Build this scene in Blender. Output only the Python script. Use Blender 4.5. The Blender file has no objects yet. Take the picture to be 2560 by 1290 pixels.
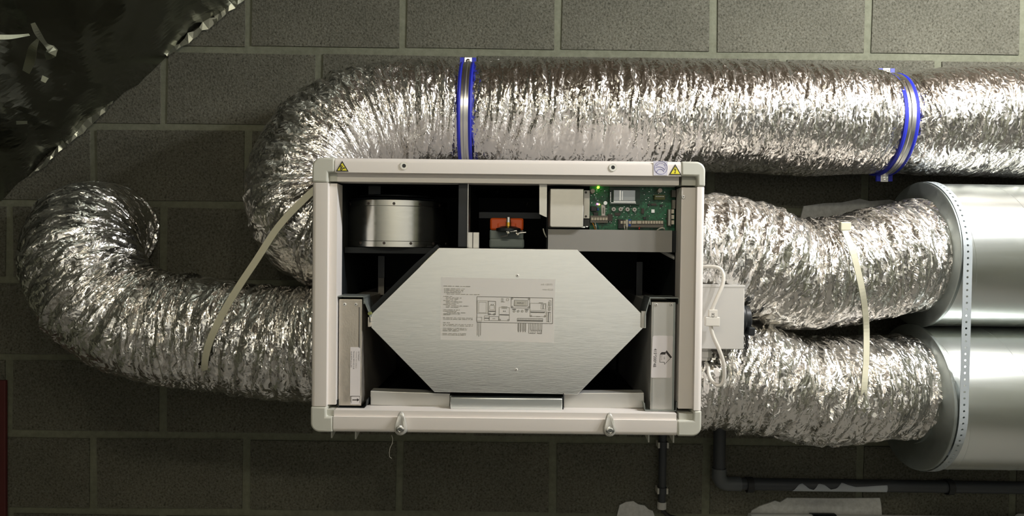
import bpy, bmesh, math, random
import numpy as np
from mathutils import Vector, Matrix

random.seed(7)
C = bpy.context.scene.collection
S = bpy.context.scene
R_ = math.radians

# ------------------------------------------------------------------ camera
FPX, CAMY, CAMZ = 1800.0, -1.869, 1.5
PITCH, ROLL = 1.0, 0.65
cd = bpy.data.cameras.new('camera')
cam = bpy.data.objects.new('camera', cd)
C.objects.link(cam)
cd.sensor_fit = 'HORIZONTAL'
cd.sensor_width = 36.0
cd.lens = FPX / 2560 * 36.0
cd.clip_start = 0.02
ROT = Matrix.Rotation(R_(90 - PITCH), 3, 'X') @ Matrix.Rotation(R_(ROLL), 3, 'Z')
cam.matrix_world = Matrix.Translation((0, CAMY, CAMZ)) @ ROT.to_4x4()
S.camera = cam

# ------------------------------------------------------------------ world, lamps, exposure
w = bpy.data.worlds.new('world')
S.world = w
w.use_nodes = True
w.node_tree.nodes['Background'].inputs[0].default_value = (0.9, 1.0, 0.85, 1)
w.node_tree.nodes['Background'].inputs[1].default_value = 0.0


def tube_light(name, x, y, z, length, n, energy, color, along='x', radius=0.03):
    """bare tube lamp under the ceiling, out of the frame: a short row of small round lights"""
    for i in range(n):
        l = bpy.data.lights.new(name, 'POINT')
        l.energy = energy / n
        l.color = color
        l.shadow_soft_size = radius
        o = bpy.data.objects.new(name, l)
        C.objects.link(o)
        t = (i + .5) / n - .5
        o.location = (x + (t * length if along == 'x' else 0), y + (t * length if along == 'y' else 0), z)


# lamp close to the wall on the right, and one over the spot the photograph was taken from
tube_light('right_tube_light', 1.30, -0.95, 2.30, 0.9, 3, 88, (0.955, 0.98, 1.0))
tube_light('near_tube_light', -0.10, -1.95, 2.32, 0.9, 3, 18, (1.0, 0.965, 0.79))
S.view_settings.view_transform = 'Standard'
S.view_settings.look = 'None'
S.view_settings.gamma = 1.0
S.view_settings.use_curve_mapping = False
S.view_settings.exposure = 0.32
try:
    S.cycles.use_denoising = True
    S.cycles.max_bounces = 8
    S.cycles.sample_clamp_indirect = 6.0
    S.cycles.caustics_reflective = False
    S.cycles.caustics_refractive = False
except Exception:
    pass


# ------------------------------------------------------------------ pixel helpers (place things at their real depth)
def P(px, py, y):
    d = ROT @ Vector(((px - 1280) / FPX, -(py - 645) / FPX, -1.0))
    t = (y - CAMY) / d.y
    return Vector((d.x * t, y, CAMZ + d.z * t))


def RX(px0, py0, px1, py1, y):
    """level rectangle at depth y whose edge midpoints fall on the given pixels: x0, x1, z0, z1"""
    my, mx = (py0 + py1) / 2, (px0 + px1) / 2
    return P(px0, my, y).x, P(px1, my, y).x, P(mx, py1, y).z, P(mx, py0, y).z


def sc(y):
    return FPX / (y - CAMY)


# ------------------------------------------------------------------ materials
MATS = {}


def mat(name, col, rough=0.5, metal=0.0, spec=0.5, emit=None, estr=0.0):
    m = bpy.data.materials.new(name)
    m.use_nodes = True
    b = m.node_tree.nodes['Principled BSDF']
    b.inputs['Base Color'].default_value = (*col, 1)
    b.inputs['Roughness'].default_value = rough
    b.inputs['Metallic'].default_value = metal
    b.inputs['Specular IOR Level'].default_value = spec
    if emit:
        b.inputs['Emission Color'].default_value = (*emit, 1)
        b.inputs['Emission Strength'].default_value = estr
    MATS[name] = m
    return m


def nodes(m):
    nt = m.node_tree
    return nt, nt.nodes['Principled BSDF'], nt.links


def speckle(m, cols, scale, bump=0.0, dist=0.002, rough_var=0.0, detail=6, big=None, coord='Object', stretch=(1, 1, 1)):
    """noise driven colour variation + fine bump"""
    nt, b, L = nodes(m)
    tc = nt.nodes.new('ShaderNodeTexCoord')
    mp = nt.nodes.new('ShaderNodeMapping')
    mp.inputs['Scale'].default_value = stretch
    L.new(tc.outputs[coord], mp.inputs[0])
    n = nt.nodes.new('ShaderNodeTexNoise')
    n.inputs['Scale'].default_value = scale
    n.inputs['Detail'].default_value = detail
    n.inputs['Roughness'].default_value = 0.65
    L.new(mp.outputs[0], n.inputs['Vector'])
    r = nt.nodes.new('ShaderNodeValToRGB')
    r.color_ramp.elements[0].position = cols[0][0]
    r.color_ramp.elements[0].color = (*cols[0][1], 1)
    r.color_ramp.elements[1].position = cols[-1][0]
    r.color_ramp.elements[1].color = (*cols[-1][1], 1)
    for p, c in cols[1:-1]:
        e = r.color_ramp.elements.new(p)
        e.color = (*c, 1)
    L.new(n.outputs['Fac'], r.inputs[0])
    out = r.outputs[0]
    if big:
        n2 = nt.nodes.new('ShaderNodeTexNoise')
        n2.inputs['Scale'].default_value = big[0]
        n2.inputs['Detail'].default_value = 3
        L.new(tc.outputs[coord], n2.inputs['Vector'])
        mr = nt.nodes.new('ShaderNodeMapRange')
        mr.inputs['From Min'].default_value = 0.3
        mr.inputs['From Max'].default_value = 0.7
        mr.inputs['To Min'].default_value = big[1]
        mr.inputs['To Max'].default_value = big[2]
        L.new(n2.outputs['Fac'], mr.inputs[0])
        mx = nt.nodes.new('ShaderNodeVectorMath')
        mx.operation = 'SCALE'
        L.new(out, mx.inputs[0])
        L.new(mr.outputs[0], mx.inputs['Scale'])
        out = mx.outputs[0]
    L.new(out, b.inputs['Base Color'])
    if bump:
        bp = nt.nodes.new('ShaderNodeBump')
        bp.inputs['Strength'].default_value = bump
        bp.inputs['Distance'].default_value = dist
        L.new(n.outputs['Fac'], bp.inputs['Height'])
        L.new(bp.outputs[0], b.inputs['Normal'])
    return m


def foil_mat(name, col, rough, cell=(150, 60), amt=0.5, cell2=(45, 18), amt2=0.3, tint=None):
    """metal foil: facets of constant normal (crumple) on a UV laid out in metres"""
    m = mat(name, col, rough, 1.0)
    nt, b, L = nodes(m)
    uv = nt.nodes.new('ShaderNodeUVMap')
    uv.uv_map = 'UVMap'
    geo = nt.nodes.new('ShaderNodeNewGeometry')
    nz = nt.nodes.new('ShaderNodeTexNoise')
    nz.noise_dimensions = '2D'
    nz.inputs['Scale'].default_value = 22
    nz.inputs['Detail'].default_value = 2
    L.new(uv.outputs[0], nz.inputs['Vector'])
    sub = nt.nodes.new('ShaderNodeVectorMath')
    sub.operation = 'SUBTRACT'
    sub.inputs[1].default_value = (0.5, 0.5, 0.5)
    L.new(nz.outputs['Color'], sub.inputs[0])
    scw = nt.nodes.new('ShaderNodeVectorMath')
    scw.operation = 'SCALE'
    scw.inputs['Scale'].default_value = 0.03
    L.new(sub.outputs[0], scw.inputs[0])
    add0 = nt.nodes.new('ShaderNodeVectorMath')
    L.new(uv.outputs[0], add0.inputs[0])
    L.new(scw.outputs[0], add0.inputs[1])
    cur = geo.outputs['Normal']
    for (cs, a) in ((cell, amt), (cell2, amt2)):
        mp = nt.nodes.new('ShaderNodeMapping')
        mp.inputs['Scale'].default_value = (cs[0], cs[1], 1)
        mp.inputs['Rotation'].default_value = (0, 0, 0.12)
        L.new(add0.outputs[0], mp.inputs[0])
        v = nt.nodes.new('ShaderNodeTexVoronoi')
        v.voronoi_dimensions = '2D'
        v.inputs['Scale'].default_value = 1
        L.new(mp.outputs[0], v.inputs['Vector'])
        s2 = nt.nodes.new('ShaderNodeVectorMath')
        s2.operation = 'SUBTRACT'
        s2.inputs[1].default_value = (0.5, 0.5, 0.5)
        L.new(v.outputs['Color'], s2.inputs[0])
        s3 = nt.nodes.new('ShaderNodeVectorMath')
        s3.operation = 'SCALE'
        s3.inputs['Scale'].default_value = a
        L.new(s2.outputs[0], s3.inputs[0])
        ad = nt.nodes.new('ShaderNodeVectorMath')
        L.new(cur, ad.inputs[0])
        L.new(s3.outputs[0], ad.inputs[1])
        cur = ad.outputs[0]
    nm = nt.nodes.new('ShaderNodeVectorMath')
    nm.operation = 'NORMALIZE'
    L.new(cur, nm.inputs[0])
    L.new(nm.outputs[0], b.inputs['Normal'])
    return m


def galv_mat(name, col, rough, stretch=(1, 1, 1), scale=60, var=0.12, bump=0.04, metal=1.0):
    m = mat(name, col, rough, metal)
    nt, b, L = nodes(m)
    tc = nt.nodes.new('ShaderNodeTexCoord')
    mp = nt.nodes.new('ShaderNodeMapping')
    mp.inputs['Scale'].default_value = stretch
    L.new(tc.outputs['Object'], mp.inputs[0])
    v = nt.nodes.new('ShaderNodeTexVoronoi')
    v.inputs['Scale'].default_value = scale
    L.new(mp.outputs[0], v.inputs['Vector'])
    n = nt.nodes.new('ShaderNodeTexNoise')
    n.inputs['Scale'].default_value = scale * 2.5
    n.inputs['Detail'].default_value = 4
    L.new(mp.outputs[0], n.inputs['Vector'])
    sep = nt.nodes.new('ShaderNodeSeparateColor')
    L.new(v.outputs['Color'], sep.inputs[0])
    ad = nt.nodes.new('ShaderNodeMath')
    ad.operation = 'ADD'
    L.new(sep.outputs[0], ad.inputs[0])
    L.new(n.outputs['Fac'], ad.inputs[1])
    mr = nt.nodes.new('ShaderNodeMapRange')
    mr.inputs['From Max'].default_value = 2
    mr.inputs['To Min'].default_value = rough - var
    mr.inputs['To Max'].default_value = rough + var
    L.new(ad.outputs[0], mr.inputs[0])
    L.new(mr.outputs[0], b.inputs['Roughness'])
    bp = nt.nodes.new('ShaderNodeBump')
    bp.inputs['Strength'].default_value = bump
    bp.inputs['Distance'].default_value = 0.002
    L.new(n.outputs['Fac'], bp.inputs['Height'])
    L.new(bp.outputs[0], b.inputs['Normal'])
    return m


# masonry
speckle(mat('block', (0.3, 0.28, 0.24), 0.9, 0, 0.2),
        [(0.30, (0.036, 0.034, 0.024)), (0.46, (0.106, 0.102, 0.077)), (0.62, (0.142, 0.137, 0.107)), (0.78, (0.23, 0.222, 0.185))],
        190, 0.8, 0.004, big=(5, 0.82, 1.15))
speckle(mat('mortar', (0.3, 0.3, 0.24), 0.95, 0, 0.1),
        [(0.3, (0.130, 0.134, 0.094)), (0.7, (0.186, 0.189, 0.138))], 60, 0.35, 0.003, big=(4, 0.85, 1.1))
speckle(mat('plaster', (0.6, 0.6, 0.58), 0.9, 0, 0.2), [(0.3, (0.5, 0.5, 0.48)), (0.7, (0.68, 0.68, 0.66))], 90, 0.5, 0.003)
mat('white_plaster', (0.86, 0.85, 0.82), 0.8)
mat('added_board_grey', (0.10, 0.105, 0.10), 0.6)  # for the added board, dark only for what the exchanger plate mirrors
speckle(mat('concrete_floor', (0.3, 0.3, 0.28), 0.8), [(0.3, (0.20, 0.195, 0.175)), (0.7, (0.32, 0.31, 0.28))], 8, 0.2)
speckle(mat('timber', (0.25, 0.16, 0.1), 0.7), [(0.3, (0.14, 0.10, 0.062)), (0.7, (0.26, 0.19, 0.12))], 3, 0.2, stretch=(1, 14, 1))
# unit
mat('cream_paint', (0.745, 0.70, 0.66), 0.42)
mat('corner_plastic', (0.52, 0.52, 0.46), 0.5)
mat('lining', (0.010, 0.012, 0.013), 0.55, 0, 0.3)
mat('black_plastic', (0.012, 0.014, 0.016), 0.38)
mat('black_sheet', (0.016, 0.018, 0.02), 0.35, 0.3)
mat('grey_paint', (0.23, 0.22, 0.20), 0.5)
mat('grey_plastic', (0.52, 0.51, 0.48), 0.45)
mat('light_grey_box', (0.50, 0.485, 0.455), 0.42)
mat('latch_grey', (0.50, 0.49, 0.45), 0.38, 0.25)
mat('steel', (0.62, 0.61, 0.58), 0.3, 1.0)
mat('rivet_metal', (0.74, 0.72, 0.68), 0.4, 0.45)
mat('bright_steel', (0.85, 0.84, 0.8), 0.18, 1.0)
mat('orange', (0.72, 0.10, 0.012), 0.45)
mat('actuator_grey', (0.20, 0.235, 0.22), 0.5)
mat('brass', (0.85, 0.5, 0.08), 0.28, 1.0)
galv_mat('galvanised', (0.93, 0.935, 0.90), 0.22, (0.12, 1, 1), 240, 0.06, 0.042, metal=0.93)
galv_mat('filter_metal', (0.60, 0.59, 0.555), 0.42, (1, 1, 1), 160, 0.06, 0.02, metal=0.55)
galv_mat('galvanised_smooth', (0.82, 0.855, 0.835), 0.31, (0.1, 1, 1), 60, 0.02, 0.006)
galv_mat('galvanised_dull', (0.36, 0.39, 0.37), 0.5, (1, 1, 1), 90, 0.1, 0.05)
galv_mat('drum_metal', (0.70, 0.69, 0.63), 0.22, (1, 1, 8), 25, 0.05, 0.02)
galv_mat('zinc_yellow', (0.70, 0.64, 0.56), 0.46, (1, 1, 0.5), 160, 0.1, 0.12)
galv_mat('satin_plate', (0.60, 0.58, 0.53), 0.52, (1, 1, 1), 160, 0.05, 0.02)
mat('paper', (0.66, 0.635, 0.60), 0.8, 0, 0.2)
mat('sticker_white', (0.74, 0.70, 0.70), 0.5)
mat('sticker_clear', (0.60, 0.585, 0.66), 0.4)
mat('ink', (0.035, 0.03, 0.028), 0.7)
mat('faint_ink', (0.30, 0.29, 0.255), 0.8)
mat('drawing_ink', (0.10, 0.095, 0.085), 0.8)
mat('blue_ink', (0.10, 0.09, 0.30), 0.6)
mat('warning_yellow', (0.78, 0.70, 0.04), 0.45)
speckle(mat('pcb_green', (0.02, 0.16, 0.07), 0.35), [(0.35, (0.012, 0.075, 0.035)), (0.55, (0.02, 0.17, 0.075)), (0.7, (0.05, 0.27, 0.13))], 160, 0.2, 0.001)
mat('pcb_dark', (0.012, 0.05, 0.03), 0.35)
mat('chip', (0.02, 0.018, 0.018), 0.4)
mat('brown_chip', (0.055, 0.042, 0.036), 0.45)
mat('terminal_cream', (0.66, 0.60, 0.50), 0.5)
mat('terminal_grey', (0.17, 0.155, 0.13), 0.5)
mat('olive_plastic', (0.20, 0.22, 0.07), 0.5)
mat('solder', (0.75, 0.76, 0.74), 0.2, 1.0)
mat('lcd', (0.42, 0.45, 0.47), 0.12, 0.4)
mat('blue_plastic', (0.02, 0.09, 0.42), 0.45)
mat('wire_white', (0.60, 0.58, 0.50), 0.5)
mat('wire_orange', (0.6, 0.24, 0.03), 0.5)
mat('wire_teal', (0.02, 0.13, 0.16), 0.5)
mat('wire_red', (0.5, 0.02, 0.02), 0.5)
mat('led_green', (0.1, 0.6, 0.05), 0.4, emit=(0.25, 1.0, 0.03), estr=5)
mat('led_pink', (0.6, 0.1, 0.3), 0.4, emit=(1.0, 0.12, 0.45), estr=5)
mat('led_orange', (0.6, 0.3, 0.1), 0.4, emit=(1.0, 0.45, 0.08), estr=5)
# ducts and fixings
foil_mat('foil', (0.82, 0.80, 0.765), 0.25, (260, 60), 0.55, (330, 260), 0.35)
foil_mat('foil_fine', (0.71, 0.685, 0.65), 0.25, (300, 70), 0.38, (300, 240), 0.38)
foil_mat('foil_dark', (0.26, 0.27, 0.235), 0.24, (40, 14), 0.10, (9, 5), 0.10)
mat('hem_foil', (0.62, 0.62, 0.52), 0.40, 1.0)
mat('flap_foil', (0.36, 0.37, 0.28), 0.45, 1.0)
mat('clamp_blue', (0.012, 0.02, 0.40), 0.5)
mat('tie_nylon', (0.60, 0.58, 0.44), 0.5, 0, 0.4)
mat('strap_metal', (0.42, 0.46, 0.48), 0.45, 0.35)
mat('pipe_grey', (0.035, 0.038, 0.042), 0.5)
mat('pipe_elbow', (0.085, 0.092, 0.095), 0.5)
mat('clip_white', (0.55, 0.53, 0.46), 0.5)
mat('torn_paper', (0.40, 0.43, 0.46), 0.85)
mat('cable_white', (0.60, 0.575, 0.52), 0.45)
mat('gland_grey', (0.56, 0.545, 0.51), 0.5)
mat('black_rubber', (0.012, 0.012, 0.012), 0.6)
mat('white_pipe', (0.62, 0.63, 0.62), 0.45)
mat('dark_red', (0.075, 0.012, 0.010), 0.7)
mat('lint', (0.55, 0.53, 0.48), 0.9)

# ------------------------------------------------------------------ mesh helpers
WO = {}   # world origin of every object


def tag(o, label=None, cat=None, group=None, kind=None):
    if label: o['label'] = label
    if cat: o['category'] = cat
    if group: o['group'] = group
    if kind: o['kind'] = kind
    return o


def link(name, me, c, parent):
    o = bpy.data.objects.new(name, me)
    C.objects.link(o)
    c = Vector(c)
    if parent is not None:
        o.parent = parent
        o.location = c - WO[parent.name]
    else:
        o.location = c
    WO[o.name] = c
    return o


def thing(name, label, cat, loc, group=None, kind=None):
    o = link(name, None, loc, None)
    o.empty_display_size = 0.05
    return tag(o, label, cat, group, kind)


class MB:
    def __init__(s):
        s.v, s.f = [], []

    def add(s, vs, fs):
        b = len(s.v)
        s.v += [tuple(q) for q in vs]
        s.f += [tuple(b + i for i in f) for f in fs]
        return s

    def box(s, x0, x1, y0, y1, z0, z1):
        return s.add([(x0, y0, z0), (x1, y0, z0), (x1, y1, z0), (x0, y1, z0), (x0, y0, z1), (x1, y0, z1), (x1, y1, z1), (x0, y1, z1)],
                     [(0, 1, 2, 3), (4, 7, 6, 5), (0, 4, 5, 1), (1, 5, 6, 2), (2, 6, 7, 3), (3, 7, 4, 0)])

    def rx(s, px0, py0, px1, py1, y, depth):
        x0, x1, z0, z1 = RX(px0, py0, px1, py1, y)
        return s.box(x0, x1, y, y + depth, z0, z1)

    def prism(s, pts, y0, y1):
        """pts: (x, z) outline, between depths y0 and y1"""
        n = len(pts)
        vs = [(x, y0, z) for x, z in pts] + [(x, y1, z) for x, z in pts]
        fs = [tuple(range(n)), tuple(range(2 * n - 1, n - 1, -1))]
        fs += [(i, i + n, (i + 1) % n + n, (i + 1) % n) for i in range(n)]
        return s.add(vs, fs)

    def pprism(s, ppts, y, depth):
        q = [P(a, b, y) for a, b in ppts]
        return s.prism([(p.x, p.z) for p in q], y, y + depth)

    def extr(s, prof, axis, a, b):
        """profile of 2-d points swept along x (points are y,z) or z (points are x,y)"""
        n = len(prof)
        if axis == 'x':
            vs = [(a, p, q) for p, q in prof] + [(b, p, q) for p, q in prof]
        else:
            vs = [(p, q, a) for p, q in prof] + [(p, q, b) for p, q in prof]
        fs = [tuple(range(n)), tuple(range(2 * n - 1, n - 1, -1))] + [(i, i + n, (i + 1) % n + n, (i + 1) % n) for i in range(n)]
        return s.add(vs, fs)

    def lathe(s, c, axis, prof, n=32, close=False):
        """prof: (radius, height along axis)"""
        c = Vector(c); a = Vector(axis).normalized()
        u = a.orthogonal().normalized(); w_ = a.cross(u)
        vs = []
        for r, h in prof:
            for k in range(n):
                t = 2 * math.pi * k / n
                vs.append(c + a * h + (u * math.cos(t) + w_ * math.sin(t)) * r)
        fs = []
        m = len(prof)
        for i in range(m if close else m - 1):
            j = (i + 1) % m
            for k in range(n):
                k2 = (k + 1) % n
                fs.append((i * n + k, i * n + k2, j * n + k2, j * n + k))
        if not close:
            if prof[0][0] > 1e-6: fs.append(tuple(range(n - 1, -1, -1)))
            if prof[-1][0] > 1e-6: fs.append(tuple(range((m - 1) * n, m * n)))
        return s.add(vs, fs)

    def cyl(s, a, b, r, r2=None, n=20):
        a = Vector(a); b = Vector(b)
        return s.lathe(a, b - a, [(r, 0), (r if r2 is None else r2, (b - a).length)], n)

    def tube(s, pts, r, n=10):
        pts = [Vector(p) for p in pts]
        t0 = (pts[1] - pts[0]).normalized()
        u = t0.orthogonal().normalized()
        vs = []
        for i, p in enumerate(pts):
            t = (pts[min(i + 1, len(pts) - 1)] - pts[max(i - 1, 0)]).normalized()
            u = (u - t * u.dot(t)).normalized()
            w_ = t.cross(u)
            rr = r[i] if isinstance(r, (list, tuple)) else r
            for k in range(n):
                a = 2 * math.pi * k / n
                vs.append(p + (u * math.cos(a) + w_ * math.sin(a)) * rr)
        m = len(pts)
        fs = [(i * n + k, i * n + (k + 1) % n, (i + 1) * n + (k + 1) % n, (i + 1) * n + k) for i in range(m - 1) for k in range(n)]
        fs += [tuple(range(n - 1, -1, -1)), tuple(range((m - 1) * n, m * n))]
        return s.add(vs, fs)

    def ribbon(s, pts, width, thick, face=(0, -1, 0)):
        """flat strap through pts, lying square to `face`"""
        pts = [Vector(p) for p in pts]
        vs = []
        m = len(pts)
        for i, p in enumerate(pts):
            t = (pts[min(i + 1, m - 1)] - pts[max(i - 1, 0)]).normalized()
            fv = Vector(face[i] if isinstance(face, list) else face)
            w_ = t.cross(fv)
            w_.normalize()
            nn = w_.cross(t).normalized()
            ww = width[i] if isinstance(width, list) else width
            for a, b in ((-1, -1), (1, -1), (1, 1), (-1, 1)):
                vs.append(p + w_ * a * ww / 2 + nn * b * thick / 2)
        fs = [(i * 4 + k, i * 4 + (k + 1) % 4, (i + 1) * 4 + (k + 1) % 4, (i + 1) * 4 + k) for i in range(m - 1) for k in range(4)]
        fs += [(3, 2, 1, 0), ((m - 1) * 4, (m - 1) * 4 + 1, (m - 1) * 4 + 2, (m - 1) * 4 + 3)]
        return s.add(vs, fs)

    def stroke(s, px0, py0, px1, py1, wpx, y, d=0.0002):
        """a printed line: thin bar between two pixels at depth y"""
        a, b = P(px0, py0, y), P(px1, py1, y)
        t = (b - a)
        if t.length < 1e-7: return s
        t.normalize()
        nrm = Vector((-t.z, 0, t.x)) * (wpx / sc(y) / 2)
        q = [a + nrm, b + nrm, b - nrm, a - nrm]
        return s.prism([(p.x, p.z) for p in q], y, y + d)

    def pring(s, px, py, r0, r1, y, d=0.0002, n=28, a0=0, a1=360):
        """printed ring or arc of pixel radii r0..r1"""
        c = P(px, py, y)
        k0 = 1 / sc(y)
        full = abs(a1 - a0) >= 359.9
        m = n if full else n + 1
        vs = []
        for i in range(m):
            a = R_(a0 + (a1 - a0) * i / n)
            for r in (r0, r1):
                for yy in (y, y + d):
                    vs.append((c.x + math.cos(a) * r * k0, yy, c.z + math.sin(a) * r * k0))
        fs = []
        for i in range(n):
            A, B = i * 4, ((i + 1) % m) * 4
            fs += [(A, B, B + 2, A + 2), (A + 1, A + 3, B + 3, B + 1), (A, A + 1, B + 1, B), (A + 2, B + 2, B + 3, A + 3)]
        return s.add(vs, fs)

    def disc(s, px, py, rpx, y, depth, n=20, r2=None):
        c = P(px, py, y)
        r = rpx / sc(y)
        return s.lathe(c, (0, 1, 0), [(r if r2 is None else r2 / sc(y), 0), (r, depth)], n)

    def build(s, name, m, parent=None, smooth=False, bevel=0, seg=2, ang=35):
        V = np.array(s.v, dtype=float)
        c = (V.min(0) + V.max(0)) / 2
        me = bpy.data.meshes.new(name)
        me.from_pydata([tuple(q) for q in (V - c)], [], s.f)
        bm = bmesh.new(); bm.from_mesh(me)
        bmesh.ops.recalc_face_normals(bm, faces=bm.faces)
        bm.to_mesh(me); bm.free()
        if smooth:
            me.shade_smooth()
            me.set_sharp_from_angle(angle=R_(ang))
        me.materials.append(MATS[m])
        o = link(name, me, c, parent)
        if bevel:
            b = o.modifiers.new('bevel', 'BEVEL')
            b.width = bevel; b.segments = seg; b.limit_method = 'ANGLE'; b.angle_limit = R_(40)
            b.harden_normals = False
        return o


def text(name, body, px, py, size_px, y, m, parent, rot=0, align='CENTER', sx=1.0):
    """flat lettering as a mesh; rot in degrees, clockwise"""
    cu = bpy.data.curves.new(name, 'FONT')
    cu.body = body
    cu.size = size_px / sc(y)
    cu.align_x = align
    cu.align_y = 'CENTER'
    cu.resolution_u = 3
    tmp = bpy.data.objects.new(name, cu)
    me = bpy.data.meshes.new_from_object(tmp)
    bpy.data.objects.remove(tmp)
    bpy.data.curves.remove(cu)
    me.transform(Matrix.Rotation(R_(rot), 4, 'Y') @ Matrix.Rotation(R_(90), 4, 'X') @ Matrix.Diagonal((sx, 1, 1, 1)))
    me.materials.clear()
    me.materials.append(MATS[m])
    return link(name, me, P(px, py, y), parent)


# ------------------------------------------------------------------ noise on a (length, angle) grid, periodic round the tube
def trinoise(a, b, nb, rng):
    """piecewise linear (folded) noise: a free, b periodic with nb cells"""
    na = int(a.max()) + 4 + int(-min(a.min(), 0)) + 2
    off = int(-min(a.min(), 0)) + 1
    tab = rng.uniform(-1, 1, (na + off + 4, nb))
    a = a + off
    ia = np.floor(a).astype(int); ib = np.floor(b).astype(int)
    fa = a - ia; fb = b - ib
    j0, j1 = ib % nb, (ib + 1) % nb
    v00, v10, v01, v11 = tab[ia, j0], tab[ia + 1, j0], tab[ia, j1], tab[ia + 1, j1]
    lo = fa + fb < 1
    return np.where(lo, v00 + fa * (v10 - v00) + fb * (v01 - v00), v11 + (1 - fa) * (v01 - v11) + (1 - fb) * (v10 - v11))


def smnoise(a, b, nb, rng):
    na = int(a.max()) + 4 + int(-min(a.min(), 0)) + 2
    off = int(-min(a.min(), 0)) + 1
    tab = rng.uniform(-1, 1, (na + off + 4, nb))
    a = a + off
    ia = np.floor(a).astype(int); ib = np.floor(b).astype(int)
    fa = a - ia; fb = b - ib
    fa = fa * fa * (3 - 2 * fa); fb = fb * fb * (3 - 2 * fb)
    j0, j1 = ib % nb, (ib + 1) % nb
    return (tab[ia, j0] * (1 - fa) + tab[ia + 1, j0] * fa) * (1 - fb) + (tab[ia, j1] * (1 - fa) + tab[ia + 1, j1] * fa) * fb


def spline(ctrl, ds):
    """Catmull-Rom through rows of ctrl, resampled at spacing ds along the first three columns"""
    c = np.array(ctrl, dtype=float)
    c = np.vstack([2 * c[0] - c[1], c, 2 * c[-1] - c[-2]])
    out = []
    for i in range(1, len(c) - 2):
        t = np.linspace(0, 1, 60, endpoint=False)[:, None]
        p0, p1, p2, p3 = c[i - 1], c[i], c[i + 1], c[i + 2]
        out.append(0.5 * (2 * p1 + (p2 - p0) * t + (2 * p0 - 5 * p1 + 4 * p2 - p3) * t ** 2 + (3 * p1 - p0 - 3 * p2 + p3) * t ** 3))
    q = np.vstack(out + [c[-2][None]])
    L = np.concatenate([[0], np.cumsum(np.linalg.norm(np.diff(q[:, :3], axis=0), axis=1))])
    s = np.arange(0, L[-1], ds)
    return np.stack([np.interp(s, L, q[:, k]) for k in range(q.shape[1])], 1), s


def pc(rows):
    """(px, py, y, ...) rows to world rows"""
    return [[*P(r[0], r[1], r[2]), *r[3:]] for r in rows]


def foil_tube(name, ctrl, seed, m, parent, ds=0.0026, nth=180, fold=1.0, fine=1.0, rib=1.0, pitch=0.034, skew=2.0, fun=None):
    rng = np.random.default_rng(seed)
    q, s = spline(ctrl, ds)
    n = len(s)
    cen = q[:, :3]; rad = q[:, 3]
    T = np.gradient(cen, axis=0); T /= np.linalg.norm(T, axis=1)[:, None]
    U = np.zeros_like(T)
    u = np.cross(T[0], [0.0, 1.0, 0.0]); u /= np.linalg.norm(u)
    for i in range(n):
        u = u - T[i] * u.dot(T[i]); u /= np.linalg.norm(u)
        U[i] = u
    W = np.cross(T, U)
    th = np.linspace(0, 2 * math.pi, nth, endpoint=False)
    SS, TH = np.meshgrid(s, th, indexing='ij')
    b = TH / (2 * math.pi)
    wa = smnoise(SS / 0.05, b * 9, 9, rng)
    wb = smnoise(SS / 0.02, b * 17, 17, rng)
    base = SS + 0.010 * wa + 0.004 * wb
    f1 = trinoise(base / 0.014 + skew * np.sin(TH), b * 6 + 0.3 * wb, 6, rng)
    f2 = trinoise(base / 0.0085 - skew * 1.3 * np.cos(TH), b * 13 + 0.3 * wa, 13, rng)
    f3 = trinoise(SS / 0.0065 + 0.6 * wb, b * 45, 45, rng)
    lump = smnoise(SS / 0.09, b * 5, 5, rng)
    mod = 0.6 + 0.6 * smnoise(SS / 0.06 + 3, b * 6, 6, rng)
    ph = SS / pitch + b
    ribp = np.abs(np.sin(math.pi * ph)) ** 0.7
    h = fold * mod * (0.0050 * (0.5 - np.abs(f1)) * 2 + 0.0030 * f2) + fine * 0.0011 * f3 + 0.006 * lump * min(1, fold + .3) + rib * 0.0045 * (ribp - 0.7)
    if fun is not None:
        h = fun(h, SS, TH, b)
    rr = rad[:, None] + h
    X = cen[:, None, :] + rr[..., None] * (np.cos(TH)[..., None] * U[:, None, :] + np.sin(TH)[..., None] * W[:, None, :])
    V = X.reshape(-1, 3)
    i = np.arange(n - 1)[:, None]; k = np.arange(nth)[None, :]
    k2 = (k + 1) % nth
    F = np.stack([i * nth + k, (i + 1) * nth + k, (i + 1) * nth + k2, i * nth + k2], -1).reshape(-1, 4)
    uu = np.stack([np.broadcast_to(s[:-1, None], (n - 1, nth)), np.broadcast_to(s[1:, None], (n - 1, nth)),
                   np.broadcast_to(s[1:, None], (n - 1, nth)), np.broadcast_to(s[:-1, None], (n - 1, nth))], -1)
    circ = 0.78
    kb = np.broadcast_to(k / nth * circ, (n - 1, nth)); kb2 = np.broadcast_to((k + 1) / nth * circ, (n - 1, nth))
    vv = np.stack([kb, kb, kb2, kb2], -1)
    UV = np.stack([uu, vv], -1).reshape(-1)
    c = (V.min(0) + V.max(0)) / 2
    me = bpy.data.meshes.new(name)
    nf = len(F)
    me.vertices.add(len(V)); me.vertices.foreach_set('co', (V - c).reshape(-1).astype(np.float32))
    me.loops.add(nf * 4); me.loops.foreach_set('vertex_index', F.reshape(-1).astype(np.int32))
    me.polygons.add(nf); me.polygons.foreach_set('loop_start', (np.arange(nf) * 4).astype(np.int32))
    me.update(calc_edges=True)
    uvl = me.uv_layers.new(name='UVMap')
    uvl.data.foreach_set('uv', UV.astype(np.float32))
    me.shade_flat()
    me.materials.append(MATS[m])
    me.validate()
    return link(name, me, c, parent)


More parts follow.
